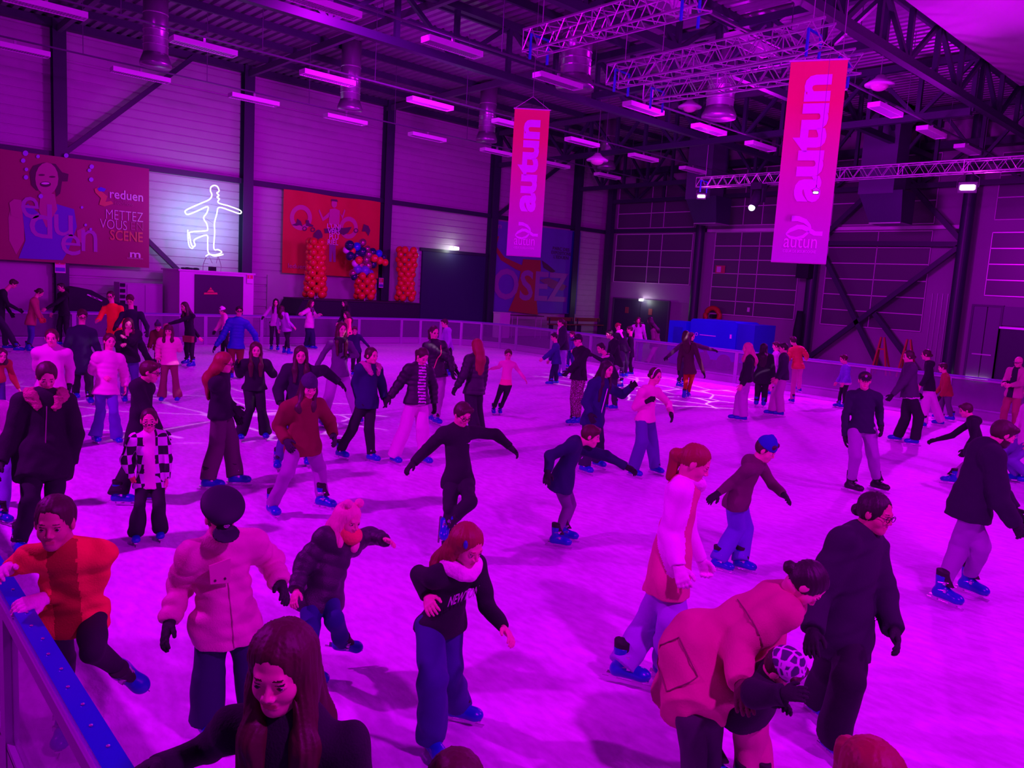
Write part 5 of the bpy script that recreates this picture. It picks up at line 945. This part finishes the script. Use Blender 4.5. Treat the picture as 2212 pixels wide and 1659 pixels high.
COAT = p('woman in a long pink coat bending over to hold a small child', 1.66, 82, 'coat', (.58, .055, .20), 'straight', (.04, .012, .05), 'low_bun', 'black', g=(1505, 1680), h=(1742, 1262), n=(1692, 1300), p=(1500, 1400), ea=(1592, 1400), wa=(1602, 1478), eb=(1660, 1400), wb=(1640, 1470), ka=(1532, 1545), fa=(1535, 1648), kb=(1490, 1560), fb=(1500, 1690), hem=.2, extra='lapel', hp=55, bulk=.02, gl=(.12, .01, .04))
KID = p('small child in a black jacket and patterned knit hat held by the bending woman', 1.12, 70, 'parka', (.012, .008, .02), 'puffy', (.52, .14, .22), 'short', 'dark', g=(1650, 1740), h=(1690, 1448), n=(1660, 1462), p=(1612, 1520), wa=(1690, 1500), wb=(1680, 1510), ka=(1618, 1600), fa=(1604, 1690), kb=(1632, 1600), fb=(1650, 1690), extra='beanie', hatm='KNIT', hp=45, gl=GL)
P10 = p('woman with glasses, tied black hair and a long black hooded top, at lower right', 1.70, 62, 'hoodie', (.02, .006, .035), 'wide', (.008, .005, .015), 'low_bun', 'black', h=(1892, 1108), n=(1856, 1165), p=(1822, 1362), ea=(1766, 1290), wa=(1756, 1362), eb=(1908, 1290), wb=(1930, 1362), kb=(1832, 1470), fb=(1800, 1588), ka=(1790, 1450), fa=(1768, 1508), gl=GL, extra='glasses', hem=.09, bulk=.03, hp=10, skin=1, yb=40, ya=40)
p('bearded man in a long black coat and grey trousers leaning towards the right edge', 1.78, 112, 'coat', (.015, .006, .03), 'jogger', (.34, .12, .42), 'short', 'dark', h=(2168, 938), n=(2128, 972), p=(2095, 1092), ea=(2160, 1082), wa=(2192, 1132), wb=(2188, 1100), ka=(2072, 1180), fa=(2036, 1270), kb=(2120, 1180), fb=(2092, 1252), gl=GL, extra='beard', hem=.07, bulk=.02, hp=25, ya=60, yb=60)
p('boy in a black hooded top leaning left, one arm out, behind the bearded man', 1.5, -75, 'hoodie', BLK, 'straight', MAUVE, 'short', 'dark', g=(2095, 1036), h=(2086, 886), n=(2100, 908), p=(2118, 985), ea=(2058, 940), wa=(2022, 950), fa=(2058, 1030), kb=(2090, 1010), gl=GL, hp=20)
p('man in a black cap and dark navy sweatshirt standing in grey trousers and black skates', 1.78, 8, 'hoodie', (.018, .01, .045), 'jogger', (.36, .15, .42), 'short', 'dark', h=(1868, 822), n=(1868, 850), p=(1862, 925), ea=(1826, 900), wa=(1826, 942), eb=(1900, 892), wb=(1903, 922), ka=(1848, 985), fa=(1838, 1042), kb=(1886, 985), fb=(1894, 1040), skate='black', gl=GL, extra='cap', hem=.03, ya=60, yb=60, hp=5)
p('boy in a dark hooded top and blue jeans with a fluffy blue hat, arms out', 1.45, 70, 'hoodie+hood', (.13, .015, .08), 'wide', (.12, .10, .50), 'short', 'dark', h=(1655, 972), n=(1632, 1002), p=(1592, 1078), ea=(1582, 1042), wa=(1550, 1066), eb=(1668, 1046), wb=(1692, 1068), ka=(1592, 1140), fa=(1552, 1208), kb=(1608, 1140), fb=(1600, 1208), gl=GL, extra='beanie', capc=(.01, .03, .4), hp=25)
p('boy with glasses in a black top spreading both arms, one leg lifted', 1.52, 30, 'sweater', (.014, .006, .022), 'straight', BLK, 'short', 'dark', g=(965, 1192), h=(1000, 895), n=(988, 928), p=(990, 1035), ea=(922, 970), wa=(893, 1000), eb=(1070, 938), wb=(1102, 966), ka=(972, 1100), fa=(968, 1178), kb=(1015, 1085), fb=(968, 1128), lb=.4, gl=GL, extra='glasses logo', hem=.05, hp=25, bulk=.01)
p('boy in a navy jacket bending forward with one arm stretched out low', 1.45, 78, 'parka', (.010, .010, .07), 'skinny', (.16, .05, .20), 'short', 'brown', h=(1277, 942), n=(1242, 958), p=(1212, 1040), ea=(1188, 985), wa=(1183, 1020), eb=(1310, 985), wb=(1352, 1008), ka=(1226, 1095), fa=(1202, 1158), kb=(1234, 1090), fb=(1218, 1145), gl=GL, extra='logo', hem=.07, hp=15, bulk=-.01)
p('girl in a pale pink hooded top and cargo jeans with a ponytail', 1.56, 48, 'hoodie+hood', (.85, .30, .52), 'wide', (.09, .07, .30), 'low_bun', 'dark', h=(1416, 812), n=(1404, 842), p=(1394, 905), ea=(1372, 880), wa=(1396, 868), eb=(1444, 872), wb=(1450, 895), ka=(1386, 955), fa=(1368, 1012), kb=(1408, 955), fb=(1415, 1006), gl=GL, hem=.02, skin=0, extra='headband')
p('long-haired woman in a navy zipped jacket holding out one black-gloved arm', 1.64, 45, 'parka', (.012, .012, .10), 'wide', (.02, .01, .05), 'vlong', 'black', h=(1312, 797), n=(1300, 828), p=(1280, 905), ea=(1266, 868), wa=(1275, 895), eb=(1344, 852), wb=(1364, 836), fa=(1262, 1004), fb=(1290, 992), gl=GL, extra='zip', hl=.4)
# plaid child and left foreground group
PLAID = p('child with painted whiskers in a black and white checked jacket over a pink jumper', 1.27, 0, 'fleece', ['PLAID', (.90, .45, .70)], 'flare', (.01, .006, .015), 'pony', 'dark', h=(322, 908), n=(322, 938), p=(324, 1045), ea=(270, 990), wa=(285, 1030), eb=(362, 990), wb=(360, 1035), ka=(302, 1092), fa=(294, 1150), kb=(342, 1092), fb=(346, 1142), gl=(.85, .12, .14), extra='whiskers nogl_b', skin=0, hem=.03, hp=2, bulk=-.01)
FUR = p('woman in a long black zipped coat with a fur-trimmed hood looking down', 1.72, 4, 'parka', (.01, .005, .016), 'straight', (.008, .005, .012), 'low_bun', 'dark', h=(101, 812), n=(98, 858), p=(94, 985), ea=(22, 945), wa=(2, 1000), eb=(163, 935), wb=(152, 1000), ka=(66, 1080), fa=(42, 1168), kb=(118, 1080), fb=(112, 1150), gl=GL, extra='fur zipm', hem=.1, hp=32, fc=(.50, .16, .2))
p('boy with glasses in a black top facing right behind the checked jacket child', 1.62, 68, 'hoodie', BLK, 'flare', BLK, 'short', 'brown', h=(325, 803), n=(308, 832), p=(300, 945), wa=(345, 930), wb=(290, 925), ka=(278, 1005), fa=(256, 1066), kb=(310, 1000), fb=(318, 1060), extra='glasses', gl=GL, hp=12, bulk=.01)
p('girl in a pink puffer jacket and flared blue jeans with a brown ponytail', 1.48, 18, 'puffer+collar', (.85, .35, .60), 'flare', (.12, .08, .42), 'pony', 'brown', h=(237, 737), n=(235, 768), p=(228, 845), ea=(200, 800), wa=(222, 812), eb=(268, 805), wb=(270, 835), ka=(218, 888), fa=(206, 940), kb=(246, 890), fb=(252, 942), hem=.03, hp=5)
p('girl in a pale jacket raising a black-gloved hand to her chin', 1.52, -8, 'coat+hood', (.75, .30, .58), 'straight', JEAN, 'low_bun', 'brown', g=(112, 975), h=(112, 730), ea=(82, 795), wa=(100, 765), eb=(152, 795), wb=(150, 830), gl=GL, hem=.05, hp=5)
p('boy in a long dark navy coat with pale hood lining and glasses', 1.68, 8, 'coat+hood', (.018, .012, .05), 'straight', BLK, 'short', 'dark', h=(178, 682), p=(177, 775), fa=(164, 848), fb=(194, 858), extra='glasses', gl=GL, hem=.14, hp=25)
p('child in a red top with long hair at the left edge', 1.42, 20, 'sweater', (.42, .02, .05), 'straight', JEAN, 'long', 'dark', g=(-10, 920), h=(2, 768), hl=.3)
p('child in a pale pink jacket cut by the left edge', 1.45, 30, 'coat', (.9, .4, .75), 'straight', LJ, 'short', 'dark', fa=(-5, 1068), fb=(5, 1108), h=(-22, 850))
p('woman in a bright orange hooded sweater at the far left of the rink', 1.58, -18, 'hoodie+hood', (1.0, .12, .03), 'straight', BLK, 'pony', 'dark', g=(248, 800), h=(239, 640), wa=(210, 692), wb=(262, 700), gl=GL, extra='nogl_a nogl_b glasses')
p('man in a dark sweatshirt looking down with arms low beside the orange sweater', 1.80, -10, 'sweater', (.015, .01, .035), 'straight', BLK, 'short', 'brown', g=(302, 812), h=(281, 648), p=(288, 730), wa=(248, 708), wb=(318, 718), fb=(328, 790), gl=GL, hp=35)
p('girl with a pale scarf and dark jacket in front of the dark sweatshirt man', 1.5, 5, 'parka', BLK, 'straight', JEAN, 'long', 'brown', g=(280, 868), h=(277, 700), wa=(262, 745), wb=(272, 730), extra='scarf', sc=(.8, .3, .3), hl=.3)
p('small child in a dark striped bobble hat between two skaters', 1.2, 0, 'parka', MAR, 'straight', BLK, 'short', 'dark', g=(345, 806), h=(341, 706), extra='beanie pom')
p('girl in a light pink quilted jacket and maroon trousers facing the camera', 1.42, -8, 'puffer', (.88, .28, .48), 'flare', (.22, .03, .08), 'long', 'brown', h=(364, 714), n=(364, 733), p=(366, 785), ea=(343, 757), wa=(341, 775), eb=(388, 755), wb=(377, 742), fa=(350, 856), fb=(384, 856), hl=.25, extra='bangs', hem=.02)
BAG = p('dark-haired woman in black carrying a maroon handbag, one arm on a child', 1.70, -45, 'sweater', BLK, 'skinny', BLK, 'long', 'dark', h=(398, 662), n=(406, 680), p=(411, 728), wa=(430, 728), wb=(364, 700), fa=(404, 778), fb=(416, 784), hl=.4, hem=.08, gl=None)
p('person in black at the left edge leaning over the far barrier', 1.78, 85, 'hoodie', BLK, 'straight', DK, 'short', 'dark', h=(29, 613), n=(8, 632), p=(-2, 685), wa=(38, 668), fa=(36, 750), fb=(12, 745), gl=GL, hp=35)
p('woman in a dusky red jacket and blue jeans holding red mittens by the left barrier', 1.6, 75, 'coat', (.42, .05, .12), 'skinny', (.05, .03, .26), 'low_bun', 'dark', h=(86, 632), n=(75, 648), p=(66, 695), wa=(86, 688), fa=(60, 748), fb=(64, 752), gl=(.6, .03, .05), hp=35)
p('hooded person all in black resting a hand on the left barrier', 1.7, -60, 'hoodie+hood', BLK, 'straight', BLK, 'short', 'black', g=(140, 748), h=(132, 620), wb=(100, 667), extra='hood')
p('man with glasses in a bright blue puffer jacket and maroon trousers', 1.78, 5, 'puffer+collar', (.008, .05, .42), 'straight', (.2, .01, .03), 'short', 'black', g=(508, 818), h=(517, 672), n=(514, 692), p=(510, 750), ea=(480, 728), wa=(466, 748), eb=(550, 722), wb=(556, 745), gl=GL, extra='glasses', hem=.02, hp=5)
p('child in a white knitted hat and pink striped coat behind the blue jacket man', 1.45, -80, 'coat', (.8, .3, .5), 'straight', BLK, 'short', 'dark', g=(488, 768), h=(480, 672), wa=(465, 715), extra='beanie', capc=(.85, .75, .8), gl=GL)
p('long-haired woman in lilac holding a child at the far barrier', 1.62, 0, 'sweater', LIL, 'skinny', BLK, 'vlong', 'black', h=(596, 653), wa=(568, 685), fa=(586, 749), fb=(600, 750), gl=GL, hl=.35)
p('girl in a pale lilac hooded jacket with her back turned at the far barrier', 1.45, 140, 'hoodie+hood', (.5, .2, .6), 'skinny', BLK, 'long', 'dark', h=(609, 668), wa=(634, 706), fa=(614, 757), fb=(624, 759))
p('person in a pale pink jacket and wide black trousers with a purple scarf', 1.55, 60, 'coat', (.7, .25, .55), 'wide', (.01, .01, .06), 'long', 'brown', h=(673, 655), p=(668, 702), wa=(648, 678), wb=(691, 680), fa=(662, 745), fb=(675, 747), extra='scarf', sc=(.12, .03, .14), hl=.2)
p('dark-haired woman farthest back under the balloon columns', 1.7, -60, 'coat', BLK, 'straight', BLK, 'long', 'black', g=(748, 752), h=(744, 655))
p('curly-haired girl in a coral pink top near the middle of the far barrier', 1.5, -70, 'sweater', (.85, .15, .22), 'straight', DK, 'long', 'dark', g=(752, 775), h=(748, 680), hl=.28, extra='back')
p('long-haired woman in an open grey cardigan and wide lilac trousers', 1.70, 18, 'sweater', [(.12, .04, .16), (.9, .4, .6), (.01, .005, .01)], 'wide', (.42, .14, .46), 'vlong', 'brown', h=(739, 710), n=(735, 738), p=(732, 805), ea=(698, 765), wa=(684, 792), eb=(770, 768), wb=(750, 768), fa=(696, 905), fb=(774, 898), gl=GL, hl=.38, extra='scarf', sc=(.015, .008, .02), split='none', hem=.04)
p('boy in a dark navy top behind the grey cardigan woman', 1.42, 0, 'sweater', (.02, .015, .08), 'straight', BLK, 'short', 'brown', g=(768, 812), h=(766, 714), wb=(796, 748), gl=GL)
p('girl in a navy fur-hooded coat holding hands with the striped shirt girl', 1.6, 42, 'parka+hood', (.014, .012, .09), 'straight', BLK, 'low_bun', 'dark', h=(803, 768), n=(797, 793), p=(793, 862), ea=(768, 830), wa=(775, 860), eb=(826, 835), wb=(831, 862), ka=(762, 925), fa=(735, 972), kb=(797, 928), fb=(802, 980), gl=GL, extra='fur', fc=(.6, .22, .35), hem=.08, hp=5)
p('girl in a striped shirt and open black jacket looking down, pale pink trousers', 1.62, 32, 'puffer', [BLK, (.75, .5, .75), (.03, .01, .04)], 'wide', (.72, .26, .62), 'pony', 'dark', h=(913, 770), n=(905, 793), p=(900, 865), ea=(862, 830), wa=(842, 858), eb=(935, 832), wb=(938, 872), ka=(875, 925), fa=(852, 983), kb=(912, 925), fb=(918, 984), gl=GL, split='stripe', hp=35, hem=.03)
STRAP = p('woman in a black puffer jacket with a pale shoulder strap behind the striped shirt girl', 1.72, 30, 'puffer+collar', BLK, 'straight', (.4, .12, .4), 'pony', 'dark', h=(938, 718), n=(938, 742), p=(945, 808), ea=(972, 775), wb=(984, 798), fb=(942, 902), fa=(930, 896), gl=GL, hem=.03)
p('child in a lilac hooded top and black shorts, side on at the far barrier', 1.5, -65, 'hoodie', (.4, .15, .6), 'skinny', BLK, 'short', 'dark', h=(960, 698), p=(970, 750), fa=(966, 800), fb=(974, 805))
p('woman with long auburn hair and a glossy black puffer jacket seen from behind', 1.70, -140, 'puffer', (.02, .008, .03), 'wide', (.02, .008, .03), 'vlong', 'red', g=(1032, 948), h=(1029, 747), n=(1030, 772), p=(1024, 845), wa=(1040, 848), wb=(986, 836), gl=GL, hl=.36, extra='back', hem=.03)
p('small child in a pink and coral jumper and black leggings leaning back', 1.32, 5, 'sweater', [(.9, .3, .5), (.95, .12, .3)], 'skinny', BLK, 'short', 'brown', h=(1098, 766), n=(1097, 783), p=(1092, 832), ea=(1078, 793), wa=(1060, 797), eb=(1120, 800), wb=(1133, 818), fa=(1066, 884), fb=(1080, 884), split='low', lowat=.09, hem=.0)
p('red-haired woman with glasses in a black sweater and wide brown trousers facing right', 1.70, 78, 'sweater', BLK, 'wide', (.10, .03, .08), 'vlong', 'red', h=(485, 783), n=(474, 812), p=(478, 893), ea=(470, 850), wa=(505, 880), ka=(468, 960), fa=(450, 1035), kb=(498, 950), fb=(508, 1026), extra='glasses back', hl=.36, hem=.02, bulk=.02, gl=GL)
p('girl with long wavy hair in a black cropped top and flared black trousers', 1.58, 5, 'sweater', BLK, 'flare', BLK, 'vlong', 'brown', h=(553, 755), n=(552, 782), p=(550, 838), ea=(518, 808), wa=(512, 790), eb=(590, 808), wb=(572, 792), ka=(540, 885), fa=(520, 934), kb=(565, 885), fb=(573, 932), hl=.34, bulk=.02, gl=GL, hem=.01)
p('smiling woman with a fringe in a black top, arms held wide behind the beanie woman', 1.68, 0, 'hoodie', (.016, .008, .03), 'straight', JEAN, 'vlong', 'dark', h=(650, 766), n=(650, 796), p=(645, 880), ea=(600, 840), wa=(606, 870), eb=(700, 800), wb=(732, 826), fa=(600, 992), fb=(665, 985), extra='bangs', gl=GL, hl=.34, bulk=.02)
p('woman in a dark beanie and maroon jacket striding in grey trousers', 1.72, 18, 'parka', (.20, .008, .03), 'straight', (.34, .10, .38), 'long', 'dark', h=(668, 836), n=(655, 872), p=(655, 962), ea=(602, 920), wa=(618, 952), eb=(712, 908), wb=(720, 940), ka=(620, 1022), fa=(588, 1088), kb=(690, 1012), fb=(696, 1074), extra='beanie', gl=(.02, .008, .03), hp=20, hem=.05, hl=.28, ya=20, yb=50)
# middle right and far right
p('person in a dark cap, black jacket and sparkling skirt facing left', 1.55, -50, 'coat', (.02, .008, .02), 'jogger', 'SPARK', 'short', 'black', h=(1248, 735), n=(1256, 757), p=(1250, 815), wa=(1258, 800), wb=(1228, 802), fa=(1238, 905), fb=(1248, 905), extra='cap', gl=GL, hem=.03, bulk=.01)
p('child in a blue jacket with one arm out at the back of the rink', 1.2, -75, 'parka', (.03, .022, .19), 'straight', (.01, .01, .06), 'short', 'black', h=(1197, 728), p=(1202, 780), wb=(1173, 775), fa=(1190, 824), fb=(1202, 822))
p('person in a pink scarf and lilac jeans beyond the blue jacket child', 1.66, -80, 'parka', (.02, .01, .04), 'straight', (.28, .12, .5), 'pony', 'dark', g=(1213, 815), h=(1211, 697), extra='scarf', sc=(.9, .3, .6))
p('small child in a purple coat half hidden at the back of the rink', 1.2, -60, 'coat', (.07, .03, .25), 'straight', DJ, 'short', 'brown', g=(1232, 795), h=(1236, 722))
p('boy with a pink hood lining looking left beyond the navy jacket woman', 1.5, -55, 'hoodie+hood', [(.02, .008, .03), (.9, .3, .7)], 'straight', DK, 'short', 'black', g=(1318, 885), h=(1298, 752), n=(1312, 772), wb=(1282, 768), split='none', gl=GL, extra='scarf', sc=(.85, .3, .6))
p('tall boy in a black jacket facing left in the middle distance', 1.66, -60, 'coat', BLK, 'straight', MAUVE, 'short', 'black', g=(1332, 838), h=(1316, 722), n=(1326, 738), p=(1334, 785), wb=(1312, 778))
p('brown-haired boy with a pink hood looking right behind the tall boy', 1.62, 30, 'hoodie+hood', BLK, 'straight', DK, 'short', 'red', g=(1345, 815), h=(1335, 706), extra='scarf', sc=(.9, .3, .75))
p('teenager all in black facing left near the back doors', 1.6, -80, 'coat', BLK, 'straight', (.01, .006, .015), 'short', 'dark', h=(1360, 712), p=(1361, 765), fa=(1350, 805), fb=(1364, 803))
p('long-haired woman in a white top and blue jeans outside the doors', 1.72, 5, 'sweater', (.6, .3, .6), 'straight', (.15, .08, .4), 'long', 'dark', g=(1375, 788), h=(1379, 692))
p('woman in a grey-brown jacket and pale trousers with her back turned', 1.7, -120, 'coat', (.14, .04, .10), 'straight', (.5, .14, .38), 'long', 'black', h=(1404, 692), n=(1415, 712), p=(1418, 742), wb=(1407, 745), fa=(1394, 790), fb=(1410, 785), gl=GL)
p('girl in a dark coat and red trousers skating away', 1.6, 165, 'coat', (.07, .01, .04), 'skinny', (.40, .01, .01), 'vlong', 'dark', h=(1482, 724), n=(1486, 745), p=(1490, 800), wa=(1520, 805), wb=(1466, 800), fa=(1486, 850), fb=(1478, 852), gl=GL, hl=.3, extra='back')
p('long-haired woman in dark clothes with both arms spread wide', 1.68, 60, 'coat', (.05, .012, .05), 'skinny', DK, 'long', 'dark', h=(1494, 727), wa=(1442, 770), wb=(1540, 756), fa=(1466, 828), fb=(1476, 830), gl=GL)
p('blonde woman in a black cropped jacket and wide pink trousers facing left', 1.68, -85, 'hoodie', (.012, .006, .02), 'wide', (.52, .16, .52), 'long', 'blond', h=(1614, 752), n=(1618, 775), p=(1612, 820), wa=(1612, 815), fa=(1592, 896), fb=(1606, 898), hl=.3, bulk=.02, hem=.02)
p('woman with long black hair in a long black coat turned away', 1.7, 178, 'coat', BLK, 'straight', BLK, 'vlong', 'black', h=(1650, 752), p=(1648, 812), fa=(1650, 868), fb=(1634, 866), hl=.36, extra='back', hem=.1)
p('girl with cropped dark hair in a dark jacket and pale pink trousers facing left', 1.66, -85, 'coat', (.03, .01, .05), 'wide', (.6, .18, .5), 'short', 'black', h=(1692, 752), n=(1694, 770), p=(1690, 815), fa=(1668, 886), fb=(1686, 888), hem=.03)
p('child in an orange-red padded jacket gliding on one leg', 1.42, -150, 'puffer+hood', (.70, .06, .06), 'straight', (.6, .15, .35), 'short', 'dark', g=(1705, 870), h=(1713, 736), n=(1720, 752), p=(1724, 790), fb=(1712, 862), fa=(1726, 838), la=.35, wa=(1742, 774))
p('person in a pale jacket and pink trousers beside the long black coat', 1.55, -80, 'hoodie', (.5, .2, .5), 'straight', (.6, .15, .35), 'short', 'dark', h=(1676, 747), p=(1668, 800), fa=(1656, 843), fb=(1666, 846))
p('child in a purple patterned jacket skating left by the right barrier', 1.36, -70, 'puffer', [(.16, .08, .5), (.7, .3, .6)], 'skinny', BLK, 'short', 'brown', h=(1822, 775), n=(1827, 792), p=(1827, 824), fa=(1812, 872), fb=(1824, 874), split='low', lowat=-.02)
p('woman in a dark jacket with a pale hem and wide black trousers facing left', 1.70, -72, 'coat', [(.07, .02, .09), (.8, .4, .7)], 'wide', (.012, .006, .02), 'low_bun', 'dark', h=(1962, 770), n=(1966, 792), p=(1966, 850), ea=(1945, 830), wa=(1978, 850), wb=(1928, 853), ka=(1955, 905), fa=(1940, 940), kb=(1985, 900), fb=(1976, 948), split='low', lowat=-.045, gl=GL, hem=.055, bulk=.01)
p('person in a black top and pale pink trousers behind the dark jacket woman', 1.66, -88, 'hoodie', BLK, 'wide', (.75, .25, .65), 'low_bun', 'dark', h=(2000, 766), n=(2006, 785), p=(2008, 835), fa=(1994, 912), fb=(2032, 908))
p('child in a red jacket and dark trousers skating left by the right barrier', 1.52, -80, 'coat', (.34, .015, .04), 'straight', (.10, .02, .12), 'short', 'dark', h=(2036, 794), n=(2042, 812), p=(2046, 848), fa=(2030, 895), fb=(2056, 900), gl=GL, hem=.05)
p('white-haired old man in a dark vest leaning behind the right barrier', 1.72, -30, 'coat', [(.55, .15, .3), (.02, .01, .03)], 'straight', (.4, .06, .12), 'none', 'grey', h=(2200, 782), hz=1.62, wa=(2168, 828), wb=(2185, 832), extra='glasses', split='front')
p('skater in a pink top and jeans cut by the right edge', 1.66, -60, 'fleece', (.85, .35, .7), 'straight', (.15, .08, .4), 'low_bun', 'brown', h=(2225, 845), p=(2222, 950), fa=(2195, 1024), fb=(2225, 1030))
# ------------------------------------------------------------ details that belong to single figures
q = EARS
for s_ in (-1, 1):
    MB().ball(q['X'](.055*s_, .0, .125), .034*q['hs'], 14, 10, (1, 1, 1)).build('hood_ear', mat('fluffy_pink', (.85, .3, .45), .9, bump=.5), q['root'], True, org=(0, 0, 0))
q = NEWT; c = q['pr']+q['tu']*q['Lw']*.60+q['Ft']*((q['bw']+q['cmn'])/q['fl']+.028)+q['Rt']*.105
text('chest_lettering', 'NEWTON', c, -q['Rt'], q['tu'], .21, .075, mat('print_grey_pink', (.6, .35, .6), .6), None, .02).parent = q['root']
MB().ball(q['X'](.07, .04, .06), .012, 8, 6, (1, 1, 2)).build('hair_slide', mat('slide_blue', (.03, .05, .4), .3), q['root'], org=(0, 0, 0))
q = BAG; c = q['pr']+q['Fd']*.12+q['R']*-.1+q['Z']*-.02
MB().plate([c+q['R']*a+q['Z']*z for a, z in ((-.15, -.1), (.15, -.1), (.16, .06), (-.16, .06))], q['Fd']*.09).build('bag', mat('bag_maroon', (.3, .03, .06), .5), q['root'], org=(0, 0, 0))
q = FUR; MB().tube([q['pr']+q['tu']*(q['Lw']*a)+q['Ft']*((q['bw']+q['cmn'])/q['fl']+.03) for a in np.linspace(-.35, .85, 10)], .005, 5).build('zip', mat('zip_dim', (.25, .08, .2), .4), q['root'], org=(0, 0, 0))
q = CAPP; fz = (q['bw']+q['cmn'])/q['fl']; c = q['pr']+q['tu']*q['Lw']*.86+q['Ft']*(fz+.035)+q['Rt']*.10
m_ = mat('flap_pink', (.66, .17, .37), .4); MB().plate([c, c-q['tu']*.10-q['Rt']*.0, c-q['tu']*.115-q['Rt']*.10, c-q['Rt']*.11+q['tu']*.02], q['Ft']*.012).build('storm_flap', m_, q['root'], org=(0, 0, 0))
for a in (.025, .075): MB().ball(c-q['tu']*.085-q['Rt']*a+q['Ft']*.014, .007, 8, 6).build('snap_button', mat('snap_dark', (.1, .02, .08), .3, .5), q['root'], org=(0, 0, 0))
MB().tube(on_cloth(q, [q['pr']+q['tu']*(q['Lw']*a)+q['Ft']*.4 for a in np.linspace(-.3, .85, 24)], -q['Ft']), .0035, 5).build('placket', mat('placket', (.4, .08, .22), .5), q['root'], org=(0, 0, 0))
q = COAT; sm = mat('seam_dark', (.2, .02, .08), .8); S0 = q['pr']+q['Rt']*.5
def seam(P, closed=False):
    R_ = on_cloth(q, [S0+q['tu']*a+q['Ft']*b for a, b in P], -q['Rt'], .7)
    if len(R_) > 3: MB().tube(R_, .0035, 5, closed).build('seam', sm, q['root'], org=(0, 0, 0))
L_ = q['Lw']; seam([(L_*.62+.02*math.sin(t*3), -.14+.22*t) for t in np.linspace(0, 1, 20)]); sq = [(-.02, -.13), (-.02, .05), (-.2, .05), (-.2, -.13)]
seam([(a0+(a1-a0)*t, b0+(b1-b0)*t) for (a0, b0), (a1, b1) in zip(sq, sq[1:]+sq[:1]) for t in np.linspace(0, .9, 8)], True)
q = STRAP; A_ = q['pr']+q['tu']*q['Lw']*.92-q['Rt']*.07; B_ = q['pr']+q['tu']*.12+q['Rt']*.12
R_ = on_cloth(q, [A_+(B_-A_)*t+q['Ft']*.4 for t in np.linspace(0, 1, 14)], -q['Ft'])
if len(R_) > 3: MB().tube(R_, .010, 5).build('shoulder_strap', mat('strap_tan', (.75, .3, .2), .6), q['root'], org=(0, 0, 0))
